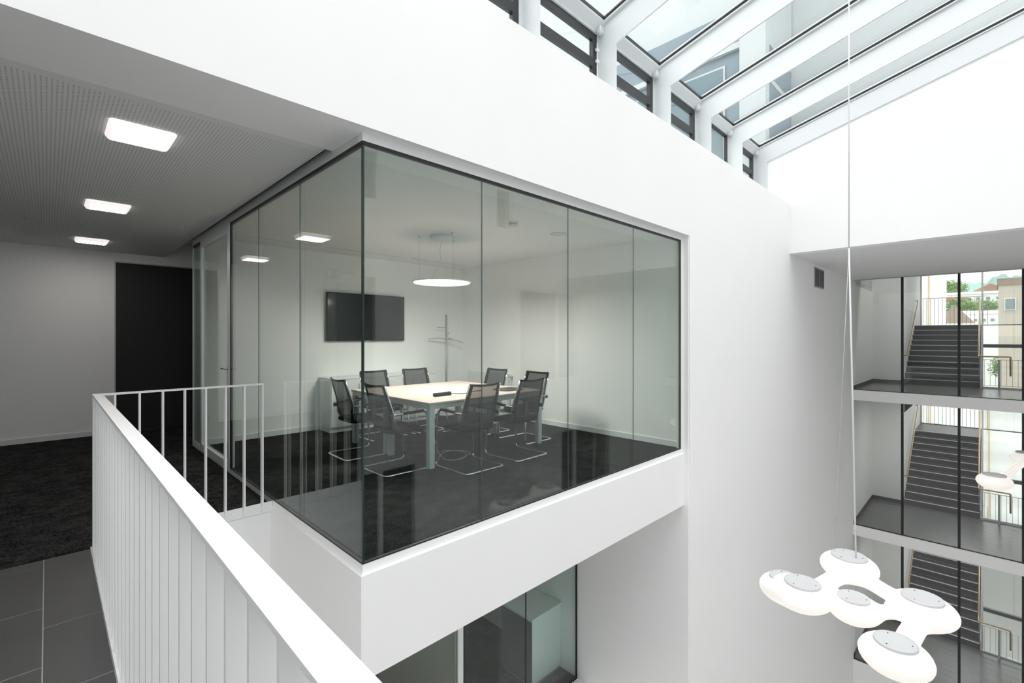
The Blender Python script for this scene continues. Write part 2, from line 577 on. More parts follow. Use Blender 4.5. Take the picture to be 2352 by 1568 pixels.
MB().box(XG - 0.004, XG + 0.03, 4.577, 6.0, ZFL - 0.06, -0.003).build('sill_frame', M['alu_light'], w2)
MB().box(XG - 0.004, XG + 0.05, 5.99, 6.03, ZFL, 2.757).build('post', M['white_gloss'], w2)
MB().box(XG + 0.004, XG + GT, 7.42, 7.86, 0.02, 2.72).build('glass_pane', M['glass'], w2)
MB().box(XG - 0.004, XG + 0.05, 7.36, 7.42, ZFL, 2.757).build('post', M['alu'], w2)
MB().box(XG - 0.004, XG + 0.05, 7.42, 7.885, ZFL, 0.02).build('sill_frame', M['alu_light'], w2)
MB().box(XG - 0.004, XG + 0.05, 7.862, 7.885, 0.02, 2.757).build('post', M['alu_light'], w2)
MB().box(XG, XG + 0.02, 7.42, 7.86, 2.72, 2.757).build('gasket', M['black'], w2)
# short return of glass behind the door
sbox('wall_return', XG + 0.05, XG + 0.6, 7.70, 7.88, ZFL, 3.0)

d1 = struct('door_1', (XG, 6.7, 0))
df = MB()
df.box(XG - 0.006, XG + 0.045, 6.032, 6.075, -0.03, 2.70)
df.box(XG - 0.006, XG + 0.045, 7.32, 7.36, -0.03, 2.70)
df.box(XG - 0.006, XG + 0.045, 6.075, 7.32, 2.66, 2.70)
df.box(XG - 0.006, XG + 0.045, 6.075, 7.32, -0.03, 0.06)
df.build('leaf_frame', M['alu_light'], d1)
MB().box(XG + 0.010, XG + 0.022, 6.076, 7.319, 0.061, 2.659).build('glass_pane', M['glass'], d1)
MB().box(XG - 0.004, XG + 0.05, 6.03, 7.36, 2.70, 2.757).build('head_frame', M['alu_light'], d1)
MB().box(XG - 0.004, XG + 0.05, 6.03, 7.36, ZFL, -0.031).build('threshold', M['alu'], d1)
zz = 1.115
for sx in (-1, 1):
    h = MB()
    xo = XG + 0.02 + sx * 0.06
    xs = XG + 0.02 + sx * 0.026
    h.tube(arc([(xs, 6.055, zz), (xo, 6.055, zz), (xo, 6.20, zz)], 0.025), 0.009)
    h.box(min(xs, xs + sx * 0.006), max(xs, xs + sx * 0.006), 6.036, 6.078, zz - 0.045, zz + 0.045)
    h.build('handle', M['chrome'], d1)
for sx in (-1, 1):
    h = MB()
    xs = XG + 0.02 + sx * 0.026
    h.box(min(xs, xs + sx * 0.010), max(xs, xs + sx * 0.010), 6.042, 6.070, zz - 0.17, zz - 0.09)
    h.build('lock_cylinder', M['chrome'], d1)

# ------------------------------------------------------------------ corridor back wall doors
d2 = struct('door_2', (1.3, YB, ZFL))
MB().box(0.775, 1.98, YB - 0.02, YB - 0.001, ZFL + 0.005, 2.655).build('leaf', M['door_black'], d2)
fr = MB()
fr.box(0.755, 0.773, YB - 0.026, YB, ZFL, 2.675)
fr.box(0.773, 2.0, YB - 0.026, YB, 2.657, 2.675)
fr.box(1.982, 2.0, YB - 0.026, YB, ZFL, 2.657)
fr.build('door_frame', M['alu'], d2)
d3 = struct('door_3', (-2.0, YB, ZFL))
MB().box(-2.6, -1.42, YB - 0.03, YB - 0.001, ZFL + 0.005, 2.62).build('leaf', mat('grey_door_leaf', (0.42, 0.42, 0.42), 0.5), d3)
fr = MB()
fr.box(-1.40, -1.14, YB - 0.035, YB, ZFL, 2.70)
fr.box(-2.7, -1.40, YB - 0.035, YB, 2.63, 2.70)
fr.build('door_frame', M['white_gloss'], d3)
MB().lathe([(0.03, 0), (0.03, 0.02)], (-1.52, YB - 0.05, 1.0), 12).build('handle', M['chrome'], d3)
# hanging exit sign (seen mirrored in the side glass)
es = thing('exit_sign', (-0.85, 8.6, 2.58), 'small hanging escape route sign by the corridor ceiling, mirrored in the side glass', 'sign')
MB().bbox(-1.0, -0.70, 8.585, 8.615, 2.56, 2.75, 0.004).build('panel', M['sign_green'], es)
sp = MB()
ys = 8.584
def fig(ax, flip=1):
    sp.lathe([(0.002, 0), (0.011, 0.004), (0.011, 0.018), (0.002, 0.022)], (ax, ys, 2.705), 8)
    for a, b in (((0, 2.70), (-0.005, 2.655)), ((-0.005, 2.655), (0.03, 2.63)), ((0.03, 2.63), (0.03, 2.60)), ((-0.005, 2.655), (-0.03, 2.625)), ((-0.03, 2.625), (-0.055, 2.62)), ((0, 2.69), (0.035, 2.665)), ((0, 2.69), (-0.03, 2.665))):
        sp.tube([(ax + a[0], ys, a[1]), (ax + b[0], ys, b[1])], 0.006, 5)
fig(-0.92)
sp.build('running_figure', M['white_gloss'], es, kind='stuff')
MB().box(-0.81, -0.745, ys - 0.002, ys, 2.59, 2.71).build('doorway_symbol', M['white_gloss'], es)
for x in (-0.95, -0.75):
    MB().tube([(x, 8.6, 2.75), (x, 8.6, ZC)], 0.004, 6).build('hanger', M['alu'], es)

# ------------------------------------------------------------------ balustrade (one welded L)
bal = thing('balustrade', (0.26, 4.55, ZFL), 'white steel balustrade with flat upright bars round the gallery void', 'railing')
hr = MB()
hr.box(0.232, 0.287, YO, 4.578, 1.052, 1.064)
hr.build('handrail', M['white_steel'], bal)
MB().box(0.287, 1.372, 4.524, 4.578, 1.052, 1.064).build('handrail', M['white_steel'], bal)
first = None
k0 = 0.711 - 0.1415 * 24
for i in range(0, 52):
    y = k0 + 0.1415 * i
    if y > 4.53 or y < YO + 0.02:
        continue
    if first is None:
        first = MB().box(0.234, 0.285, y - 0.006, y + 0.006, -0.17, 1.052).build('baluster', M['white_steel'], bal)
        fy = y
    else:
        o = first.copy(); C.objects.link(o)
        o.location.y = first.location.y + (y - fy)
MB().box(0.234, 0.248, 4.548, 4.576, -0.17, 1.052).build('baluster', M['white_steel'], bal)
first = None
for i in range(8):
    x = 0.3583 + 0.1436 * i
    if first is None:
        first = MB().box(x - 0.006, x + 0.006, 4.526, 4.576, -0.085, 1.052).build('baluster', M['white_steel'], bal)
        fx = x
    else:
        o = first.copy(); C.objects.link(o)
        o.location.x = first.location.x + (x - fx)
MB().box(0.29, XG - 0.006, 4.577, 4.588, -0.103, -0.012).build('edge_plate', M['white_steel'], bal)
MB().box(0.224, 0.233, YO, 4.588, -0.30, ZFL + 0.004).build('edge_plate', M['white_steel'], bal)

# ------------------------------------------------------------------ corridor lamps
def round_rect(x0, x1, y0, y1, r, z, n=5):
    out = []
    for cx, cy, a in ((x1 - r, y1 - r, 0), (x0 + r, y1 - r, 90), (x0 + r, y0 + r, 180), (x1 - r, y0 + r, 270)):
        for k in range(n + 1):
            t = math.radians(a + 90 * k / n)
            out.append((cx + r * math.cos(t), cy + r * math.sin(t), z))
    return out


def make_light(cy, label):
    cx, s = 0.44, 0.172
    t = thing('ceiling_light', (cx, cy, ZC), label, 'ceiling lamp', 'square ceiling lamps along the corridor')
    MB().loft([round_rect(cx - s, cx + s, cy - s, cy + s, 0.03, ZC), round_rect(cx - s, cx + s, cy - s, cy + s, 0.03, ZC - 0.012), round_rect(cx - s + 0.014, cx + s - 0.014, cy - s + 0.014, cy + s - 0.014, 0.03, ZC - 0.034)], smooth=False).build('diffuser', M['diffuser'], t)
    for k in range(7):
        x = cx - 0.125 + 0.0417 * k
        MB().bbox(x - 0.011, x + 0.011, cy - s + 0.03, cy + s - 0.04, ZC - 0.038, ZC - 0.0335, 0.002).build('light_strip', M['led'], t)
    li = bpy.data.lights.new('ceiling_light_glow', 'AREA'); li.shape = 'SQUARE'; li.size = 0.30; li.energy = 1.5; li.color = (1.0, 0.93, 0.88)
    lo_ = bpy.data.objects.new('ceiling_light_glow', li); C.objects.link(lo_); lo_.parent = t; lo_.location = (0, 0, -0.045)
    return t


make_light(3.92, 'square ribbed ceiling lamp nearest the white wall, largest of three')
make_light(6.29, 'square ribbed ceiling lamp in the middle of the corridor row')
make_light(8.70, 'square ribbed ceiling lamp farthest down the corridor, near black door')
sk = thing('sprinkler', (-0.17, 7.4, ZC - 0.06), 'tiny sprinkler head under the corridor ceiling at far left', 'sprinkler')
MB().tube([(-0.17, 7.4, ZC), (-0.17, 7.4, ZC - 0.035)], 0.008, 6).build('pipe_end', M['alu'], sk)
MB().lathe([(0.02, 0), (0.02, 0.004)], (-0.17, 7.4, ZC - 0.05), 10).build('deflector', M['alu'], sk)

# ------------------------------------------------------------------ roof: rafters, glass, clerestory windows
FX = [10.434 - 1.383 * k for k in range(10)]
sky = struct('window_3', (4.0, 0.0, 5.0))
YTOP = YO
GB = 0.055
for k, xf in enumerate(FX):
    x0, x1 = xf - 0.012, xf + 0.012
    if k == 0:
        x0, x1 = xf - 0.026, xf - 0.002
    top = lambda y: zglass(y) - 0.016
    r = MB()
    r.yz([(3.172, 4.1), (3.44, 4.1), (3.44, top(3.44) - 0.02), (3.30, top(3.30)), (YTOP, top(YTOP)), (YTOP, 5.031 + SLOPE * (3.172 - YTOP)), (3.172, 5.031)], x0, x1)
    r.yz([(3.34, top(3.34) - 0.002), (3.34, top(3.34) + 0.014), (YTOP, top(YTOP) + 0.014), (YTOP, top(YTOP) - 0.002)], xf - 0.046, xf + 0.046 if k else xf - 0.002)
    r.build('rafter', M['rafter'], sky)
    g = MB()
    g.yz([(3.345, zglass(3.345)), (3.345, zglass(3.345) + GB), (YTOP, zglass(YTOP) + GB), (YTOP, zglass(YTOP))], xf - 0.040, xf + 0.040 if k else xf - 0.002)
    g.build('glazing_bar', M['anthracite'], sky)
    sd = MB()
    sd.yz([(3.30, zglass(3.30) + GB - 0.02), (3.30, zglass(3.30) + GB - 0.002), (YTOP, zglass(YTOP) + GB - 0.002), (YTOP, zglass(YTOP) + GB - 0.02)], xf - 0.060, xf - 0.041)
    sd.build('edge_strip', M['alu_light'], sky)
for k in range(len(FX) - 1):
    x0, x1 = FX[k + 1] + 0.046, FX[k] - 0.046
    MB().yz([(3.34, zglass(3.34) + GB), (3.34, zglass(3.34) + GB + 0.02), (YTOP, zglass(YTOP) + GB + 0.02), (YTOP, zglass(YTOP) + GB)], x0 - 0.04, x1 + 0.04).build('glass_pane', M['glass_roof'], sky)
    MB().yz([(3.345, zglass(3.345) + 0.001), (3.345, zglass(3.345) + GB - 0.001), (3.32, zglass(3.32) + GB - 0.001), (3.32, zglass(3.32) + 0.001)], x0, x1).build('glazing_bar', M['anthracite'], sky)
    hd = MB()
    hd.yz([(3.46, 5.222), (3.405, 5.222), (3.405, 5.25), (3.385, 5.262), (3.315, 5.335), (3.315, 5.354), (3.46, 5.316)], x0 - 0.03, x1 + 0.03)
    hd.build('head_panel', M['rafter'], sky)
    br = MB().bbox(x1 - 0.05, x1 + 0.034, 3.335, 3.40, 5.20, 5.305, 0.016)
    br.build('bracket', M['rafter'], sky)
    # clerestory window of this bay
    wn_ = struct('window_%d' % (4 + k), ((x0 + x1) / 2, 3.43, 4.1))
    xa, xb = FX[k + 1] + 0.014, FX[k] - 0.014 if k else FX[k] - 0.028
    f = MB()
    MB().box(xa, xa + 0.03, 3.415, 3.46, 4.1, 5.222).build('jamb', M['rafter'], wn_)
    MB().box(xb - 0.03, xb, 3.415, 3.46, 4.1, 5.222).build('jamb', M['rafter'], wn_)
    xa += 0.031; xb -= 0.031
    fixed = (k == 1)
    fw = 0.03 if fixed else 0.085
    f.box(xa, xb, 3.425, 3.475, 5.222 - fw, 5.221)
    f.box(xa, xa + fw, 3.425, 3.475, 4.1, 5.222 - fw)
    f.box(xb - fw, xb, 3.425, 3.475, 4.1, 5.222 - fw)
    f.build('window_frame', M['anthracite'], wn_)
    if not fixed:
        MB().box(xa + fw, xb - fw, 3.420, 3.475, 4.80, 4.90).build('transom', M['anthracite'], wn_)
        MB().box(xa + fw, xb - fw, 3.450, 3.462, 4.901, 5.222 - fw - 0.001).build('glass_pane', M['glass_roof'], wn_)
        MB().box(xa + fw, xb - fw, 3.450, 3.462, 4.1, 4.799).build('glass_pane', M['glass_roof'], wn_)
    else:
        MB().box(xa + fw, xb - fw, 3.450, 3.462, 4.1, 5.19).build('glass_pane', M['glass_roof'], wn_)
    if k == 4:
        op = MB().tube([(xb - 0.02, 3.405, 4.1), (xb - 0.02, 3.405, 5.10)], 0.007, 6)
        for z in (4.86, 5.0):
            op.bbox(xb - 0.045, xb + 0.003, 3.385, 3.42, z, z + 0.035, 0.006)
        op.build('opener', M['white_steel'], wn_)
# outside sun-blind guide rails over two of the bays
for x, lab in ((9.45, 'grey blind guide rail above the last roof pane by the end wall'), (4.25, 'grey blind guide rail above the upper left roof pane')):
    br = thing('blind_rail', (x, 3.2, zglass(3.2)), lab, 'rail')
    MB().yz([(3.5, zglass(3.5) + 0.20), (3.5, zglass(3.5) + 0.28), (YO, zglass(YO) + 0.28), (YO, zglass(YO) + 0.20)], x - 0.05, x + 0.05).build('guide', M['cladding'], br)
    for y in (3.25, 1.6, -0.1, -1.8):
        b = MB()
        b.box(x - 0.02, x + 0.02, y - 0.04, y + 0.04, zglass(y) + GB + 0.035, zglass(y) + 0.21)
        b.box(x - 0.05, x + 0.05, y - 0.05, y + 0.05, zglass(y) + GB + 0.035, zglass(y) + GB + 0.045)
        b.build('bracket', M['alu'], br)

# rooftop volume seen through the roof glass
ph = thing('rooftop_building', (14, 8, 3.4), 'blue grey rooftop storey with teal panes seen through the roof glass', 'building')
MB().box(11.2, 15, 3.95, 16, 3.4, 8.95).build('cladding_block', M['cladding'], ph)
for y0, y1 in ((4.3, 6.6), (6.75, 9.0), (9.15, 11.5)):
    f = MB().box(11.16, 11.2, y0, y1, 5.2, 7.75).build('window', M['pale_panel'], ph)
    MB().box(11.14, 11.165, y0 + 0.05, y1 - 0.05, 5.25, 7.70).build('pane', M['teal_glass'], f)
MB().box(11.1, 15.1, 3.94, 16.1, 8.0, 8.14).build('ledge', M['pale_panel'], ph)
MB().box(11.05, 11.3, 3.4, 3.939, 3.4, 8.95).build('corner_post', M['pale_panel'], ph)
MB().box(11.9, 15.05, 3.95, 22, 8.96, 22).build('upper_storey', M['pale_panel'], ph)
MB().box(15.1, 18, -9, 13, 3.6, 22).build('rear_block', M['pale_panel'], ph)
sbox('roof_outside', GX0, 30, 3.5, 20, 3.36, 3.40, 'pale_panel')

# ------------------------------------------------------------------ opposite atrium wall with its windows
holes = [(1.9, 4.72, 0.25, 2.72, [2.8]), (8.73, 11.32, 0.25, 2.75, [10.30]), (3.55, 4.74, 4.16, 5.22, []), (7.90, 8.45, 4.16, 5.22, []), (3.3, 5.64, -3.7, -1.17, [4.78]), (10.43, 12.98, -3.7, -1.2, [11.1])]


def wall_with_holes(name, x0, x1, z0, z1, y0, y1, hs):
    xs = sorted({x0, x1} | {h_[0] for h_ in hs} | {h_[1] for h_ in hs})
    zs = sorted({z0, z1} | {h_[2] for h_ in hs} | {h_[3] for h_ in hs})
    mb = MB()
    for i in range(len(xs) - 1):
        j = 0
        while j < len(zs) - 1:
            inside = lambda jj: any(h_[0] <= xs[i] and xs[i + 1] <= h_[1] and h_[2] <= zs[jj] and zs[jj + 1] <= h_[3] for h_ in hs)
            if inside(j):
                j += 1
                continue
            k = j
            while k + 1 < len(zs) - 1 and not inside(k + 1):
                k += 1
            mb.box(xs[i], xs[i + 1], y0, y1, zs[j], zs[k + 1])
            j = k + 1
    return mb.build(name, M['wall'], kind='structure')


wall_with_holes('wall_opposite', GX0, 25.2, -11.8, 7.05, YO - 0.25, YO, holes)
for n, (x0, x1, z0, z1, mu) in enumerate(holes):
    o = struct('window_%d' % (14 + n), ((x0 + x1) / 2, YO, z0))
    f = MB()
    t = 0.06
    f.box(x0, x0 + t, YO - 0.09, YO - 0.02, z0, z1)
    f.box(x1 - t, x1, YO - 0.09, YO - 0.02, z0, z1)
    f.box(x0 + t, x1 - t, YO - 0.09, YO - 0.02, z0, z0 + t)
    f.box(x0 + t, x1 - t, YO - 0.09, YO - 0.02, z1 - t, z1)
    for m_ in mu:
        f.box(m_ - 0.05, m_ + 0.05, YO - 0.088, YO - 0.022, z0 + t, z1 - t)
    f.build('window_frame', M['white_steel'], o)
    MB().box(x0 + t, x1 - t, YO - 0.06, YO - 0.05, z0 + t, z1 - t).build('pane', M['glass_lobby'], o)
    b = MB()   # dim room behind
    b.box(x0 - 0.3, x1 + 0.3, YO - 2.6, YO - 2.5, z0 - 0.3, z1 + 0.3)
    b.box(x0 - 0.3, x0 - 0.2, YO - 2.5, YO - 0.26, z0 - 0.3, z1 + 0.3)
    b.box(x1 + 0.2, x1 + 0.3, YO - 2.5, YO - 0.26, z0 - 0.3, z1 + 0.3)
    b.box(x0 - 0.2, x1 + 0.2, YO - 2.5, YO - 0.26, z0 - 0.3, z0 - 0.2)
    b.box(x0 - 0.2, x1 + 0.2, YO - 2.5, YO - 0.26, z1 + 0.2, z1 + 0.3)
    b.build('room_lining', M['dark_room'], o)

# ------------------------------------------------------------------ meeting room furniture
def make_table(y0, y1, label):
    x0, x1 = 2.93, 4.765
    t = thing('meeting_table', ((x0 + x1) / 2, (y0 + y1) / 2, 0), label, 'table')
    MB().bbox(x0, x1, y0, y1, 0.742, 0.765, 0.003).build('tabletop', M['table_top'], t)
    fr = MB()
    i = 0.012
    fr.box(x0 + i, x1 - i, y0 + i, y0 + i + 0.04, 0.69, 0.741)
    fr.box(x0 + i, x1 - i, y1 - i - 0.04, y1 - i, 0.69, 0.741)
    fr.box(x0 + i, x0 + i + 0.04, y0 + i + 0.04, y1 - i - 0.04, 0.69, 0.741)
    fr.box(x1 - i - 0.04, x1 - i, y0 + i + 0.04, y1 - i - 0.04, 0.69, 0.741)
    fr.build('frame', M['table_leg'], t)
    for sx in (0, 1):
        for sy in (0, 1):
            a = x0 + 0.008 if sx == 0 else x1 - 0.008 - 0.07
            b = y0 + 0.008 if sy == 0 else y1 - 0.008 - 0.07
            lg = MB().bbox(a, a + 0.07, b, b + 0.07, 0.045, 0.69, 0.006).build('leg', M['table_leg'], t)
            MB().lathe([(0.028, 0), (0.028, 0.046)], (a + 0.035, b + 0.035, 0.0), 12).build('foot', M['black'], lg)
    return t


make_table(4.235, 5.15, 'pale meeting table half nearest the long glass wall, power strip on top')
make_table(5.156, 6.07, 'pale meeting table half nearest the wall screen')


def make_chair(name):
    t = thing(name, (0, 0, 0))
    R = 0.0125
    fr = MB()
    pts = [(-0.245, -0.165, 0.642), (-0.268, 0.235, 0.652), (-0.275, 0.285, R), (-0.272, -0.28, R), (0.272, -0.28, R), (0.275, 0.285, R), (0.268, 0.235, 0.652), (0.245, -0.165, 0.642)]
    fr.tube(arc(pts, 0.06, 5), R, 8)
    fr.build('sled_frame', M['chrome'], t)
    for s in (-1, 1):
        b = MB().tube(arc([(s * 0.225, -0.265, 0.955), (s * 0.235, -0.205, 0.78), (s * 0.245, -0.165, 0.655), (s * 0.24, -0.15, 0.56), (s * 0.225, -0.12, 0.44), (s * 0.2, 0.05, 0.425), (s * 0.2, 0.2, 0.43)], 0.06, 4), 0.0085, 6)
        b.build('back_support', M['chrome'], t)
        a = MB().tube([(s * 0.262, -0.06, 0.652), (s * 0.265, 0.08, 0.658), (s * 0.267, 0.19, 0.660)], 0.0165, 8)
        a.build('armrest', M['chair_black'], t)
    for y in (0.12, 0.22):
        MB().tube([(-0.268, y + 0.035, 0.41), (0.268, y + 0.035, 0.41)], 0.009, 6).build('seat_bracket', M['chrome'], t)
    # seat cushion: rounded pad with a drooping front
    st = MB()
    rings = []
    for z, ins in ((0.425, 0.05), (0.435, 0.015), (0.458, 0.0), (0.480, 0.018), (0.488, 0.06)):
        ring = []
        for (x, y, _) in round_rect(-0.24 + ins, 0.24 - ins, -0.20 + ins, 0.265 - ins, max(0.03, 0.11 - ins), 0, 6):
            droop = -0.025 * max(0, (y - 0.12) / 0.145) ** 2
            ring.append((x, y, z + droop))
        rings.append(ring)
    st.loft(rings, smooth=True)
    st.build('seat', M['chair_fabric'], t)

    # back: curved frame band plus mesh panel
    prof = [(-0.150, 0.475), (-0.172, 0.53), (-0.172, 0.60), (-0.178, 0.66), (-0.196, 0.74), (-0.222, 0.83), (-0.248, 0.91), (-0.262, 0.960)]

    def bp(u, v, dz=0.0):
        # u in -1..1 across, v 0..1 up the profile
        f_ = v * (len(prof) - 1)
        i = min(int(f_), len(prof) - 2)
        q = f_ - i
        y = prof[i][0] * (1 - q) + prof[i + 1][0] * q
        z = prof[i][1] * (1 - q) + prof[i + 1][1] * q
        wd = 0.205 + 0.02 * math.sin(math.pi * min(1, v * 1.1)) + 0.012 * v
        curve = -0.040 * (1 - u * u)
        return (u * wd, y + curve + dz, z + 0.012 * (u * u) * (1 if v > 0.6 else 0) * v)
    N, V = 12, 14
    ub, vb0, vb1 = 0.84, 0.13, 0.93
    us = [-1, -ub] + [-ub + 2 * ub * k / N for k in range(1, N)] + [ub, 1]
    vs = [0, vb0] + [vb0 + (vb1 - vb0) * k / V for k in range(1, V)] + [vb1, 1]
    fb = MB()
    idx = {}
    for side, dz in ((0, 0.007), (1, -0.007)):
        for j, v in enumerate(vs):
            for i, u in enumerate(us):
                idx[(side, j, i)] = len(fb.v)
                fb.v.append(bp(u, v, dz))

    def quad(a, b, c, d):
        fb.f.append([a, b, c, d]); fb.fm.append(0); fb.sm.append(True)
    NJ, NI = len(vs) - 1, len(us) - 1
    for j in range(NJ):
        for i in range(NI):
            if 1 <= j < NJ - 1 and 1 <= i < NI - 1:
                continue
            quad(idx[0, j, i], idx[0, j, i + 1], idx[0, j + 1, i + 1], idx[0, j + 1, i])
            quad(idx[1, j, i], idx[1, j + 1, i], idx[1, j + 1, i + 1], idx[1, j, i + 1])
    for i in range(NI):
        for j in (0, NJ, 1, NJ - 1):
            if j in (1, NJ - 1) and not (1 <= i < NI - 1):
                continue
            quad(idx[0, j, i], idx[0, j, i + 1], idx[1, j, i + 1], idx[1, j, i])
    for j in range(NJ):
        for i in (0, NI, 1, NI - 1):
            if i in (1, NI - 1) and not (1 <= j < NJ - 1):
                continue
            quad(idx[0, j, i], idx[0, j + 1, i], idx[1, j + 1, i], idx[1, j, i])
    bf = fb.build('back_frame', M['chair_black'], t)
    pm = MB().grid([[bp(u, v, 0.0) for u in us[1:-1]] for v in vs[1:-1]])
    pm.build('back_mesh', M['chair_mesh'], t)
    for s in (-1, 1):
        MB().bbox(s * 0.232 - 0.012, s * 0.232 + 0.012, -0.225, -0.17, 0.600, 0.645, 0.008).build('lumbar_knob', M['chair_black'], t)
    return t


proto = make_chair('conference_chair')
chairs = [
    (3.44, 4.17, 0.00, 'black mesh cantilever chair with its back to long glass, nearer the glass corner'),
    (4.20, 4.17, 0.02, 'black mesh cantilever chair with its back to long glass, farther from the corner'),
    (2.795, 4.70, -math.pi / 2, 'black mesh cantilever chair on the table side facing the door glass, nearest the glass corner'),
    (2.795, 5.59, -math.pi / 2 - 0.04, 'black mesh cantilever chair farthest left, seen through the side glass by the sideboard'),
    (3.53, 6.30, math.pi + 0.03, 'black mesh cantilever chair at far table side below the wall screen'),
    (4.24, 6.30, math.pi - 0.05, 'black mesh cantilever chair at far table side in front of the coat stand'),
    (4.90, 5.56, math.pi / 2 + 0.03, 'black mesh cantilever chair by the right wall in front of the radiator'),
    (4.90, 4.70, math.pi / 2 - 0.02, 'black mesh cantilever chair by the right wall, its dark top edge rising behind another chair'),
]
for i, (x, y, rz, lab) in enumerate(chairs):
    o = proto if i == 0 else copy_tree(proto)
    o.location = (x, y, 0)
    o.rotation_euler = (0, 0, rz)
    tag(o, lab, 'chair', 'chairs around the meeting table')

ps = thing('power_strip', (3.4, 4.65, 0.765), 'black power strip lying on the pale table with a cord', 'power strip')
b0 = Vector((3.29, 4.66, 0)); b1 = Vector((3.53, 4.64, 0))
MB().bbox(3.285, 3.525, 4.625, 4.68, 0.7655, 0.806, 0.006).build('body', M['chair_black'], ps)
MB().bbox(3.50, 3.522, 4.632, 4.672, 0.8065, 0.812, 0.002).build('switch', M['cladding'], ps)
MB().tube([(3.525, 4.652, 0.785), (3.58, 4.64, 0.778), (3.66, 4.60, 0.772), (3.76, 4.63, 0.771), (3.86, 4.68, 0.771), (3.98, 4.72, 0.771), (4.08, 4.70, 0.771)], 0.005, 6).build('cord', M['chair_black'], ps)
pd = thing('desk_device', (4.43, 4.58, 0.765), 'flat dark rounded pad lying on the pale table near its right end', 'pad')
MB().loft([round_rect(4.25, 4.63, 4.42, 4.72, 0.07, 0.7655), round_rect(4.25, 4.63, 4.42, 4.72, 0.07, 0.775), round_rect(4.27, 4.61, 4.44, 4.70, 0.06, 0.782)]).build('pad_body', mat('dark_grey_pad', (0.03, 0.035, 0.038), 0.6), pd)
MB().bbox(4.40, 4.48, 4.55, 4.59, 0.7825, 0.785, 0.001).build('key', M['chair_black'], pd)
def smooth(P, n=5):
    P = [Vector(p) for p in P]
    out = []
    for i in range(len(P) - 1):
        a, b, c, d = P[max(i - 1, 0)], P[i], P[i + 1], P[min(i + 2, len(P) - 1)]
        for k in range(n):
            t = k / n
            out.append(0.5 * ((2 * b) + (c - a) * t + (2 * a - 5 * b + 4 * c - d) * t * t + (3 * b - a - 3 * c + d) * t ** 3))
    return out + [P[-1]]


cab = MB()
cab.tube(smooth([(3.33, 4.72, 0.5), (3.31, 4.68, 0.25), (3.36, 4.60, 0.04), (3.45, 4.50, 0.008), (3.62, 4.50, 0.008), (3.75, 4.62, 0.008), (3.78, 4.80, 0.008), (3.66, 4.94, 0.008), (3.50, 4.96, 0.02), (3.44, 4.98, 0.3), (3.44, 5.0, 0.688)]), 0.0055, 6)
cab.tube(smooth([(3.30, 4.60, 0.008), (3.40, 4.70, 0.02), (3.55, 4.86, 0.008), (3.72, 4.88, 0.008), (3.83, 4.75, 0.008), (3.80, 4.60, 0.008), (3.66, 4.52, 0.02)]), 0.005, 6)
tag(cab.build('floor_cable', M['cable_white']), 'pale loops of cable lying on the carpet under the table', 'cable')

tv = thing('wall_screen', (3.9, YRB, 1.4), 'large flat black television screen mounted on the back wall', 'screen')
MB().bbox(3.185, 4.61, YRB - 0.075, YRB - 0.035, 1.408, 2.20, 0.004).build('housing', M['chair_black'], tv)
MB().box(3.20, 4.595, YRB - 0.078, YRB - 0.0755, 1.43, 2.185).build('panel', M['screen'], tv)
MB().box(3.6, 4.2, YRB - 0.035, YRB, 1.6, 2.0).build('wall_mount', M['chair_black'], tv)
MB().box(3.86, 3.93, YRB - 0.08, YRB - 0.0755, 1.412, 1.420).build('badge', M['alu'], tv)

sb = thing('sideboard', (4.0, 7.28, 0), 'long low white sideboard along the back wall under the screen', 'sideboard')
MB().box(3.085, 5.05, 7.075, 7.50, 0.075, 0.815).build('carcass', M['white_gloss'], sb)
MB().bbox(3.08, 5.055, 7.06, 7.505, 0.8155, 0.838, 0.003).build('top', M['white_gloss'], sb)
MB().box(3.09, 5.045, 7.10, 7.49, 0.0, 0.075).build('plinth', M['white_gloss'], sb)
for i in range(4):
    x0 = 3.09 + 0.489 * i
    dr = MB().box(x0 + 0.003, x0 + 0.486, 7.058, 7.074, 0.085, 0.81).build('door', M['white_gloss'], sb)
    hx = x0 + (0.45 if i % 2 == 0 else 0.035)
    MB().tube([(hx, 7.04, 0.62), (hx, 7.04, 0.74)], 0.005, 6).build('handle', M['alu'], dr)

cs = thing('coat_stand', (5.42, 7.28, 0), 'slim steel coat stand with thin curved arms in the back corner', 'coat stand')
cx, cy = 5.42, 7.28
MB().tube([(cx, cy, 0.02), (cx, cy, 1.90)], 0.020, 10).build('pole', M['alu'], cs)
MB().lathe([(0.17, 0), (0.17, 0.012), (0.03, 0.02)], (cx, cy, 0), 24).build('base', M['alu'], cs)
MB().tube(arc([(cx, cy, 1.43), (cx - 0.16, cy + 0.02, 1.455), (cx - 0.31, cy + 0.12, 1.435)], 0.1), 0.011, 6).build('arm', M['alu'], cs)
MB().tube(arc([(cx, cy, 1.43), (cx + 0.16, cy - 0.08, 1.42), (cx + 0.27, cy - 0.18, 1.36)], 0.1), 0.011, 6).build('arm', M['alu'], cs)
MB().tube([(cx, cy, 1.43), (cx + 0.2, cy + 0.10, 1.445)], 0.010, 6).build('arm', M['alu'], cs)
MB().tube([(cx, cy, 1.655), (cx - 0.17, cy + 0.06, 1.655)], 0.010, 6).build('arm', M['alu'], cs)
MB().tube([(cx + 0.04 * math.cos(q), cy - 0.022, 1.545 + 0.03 * math.sin(q)) for q in [2 * math.pi * k / 14 for k in range(14)]], 0.005, 5, closed=True).build('ring', M['alu'], cs)

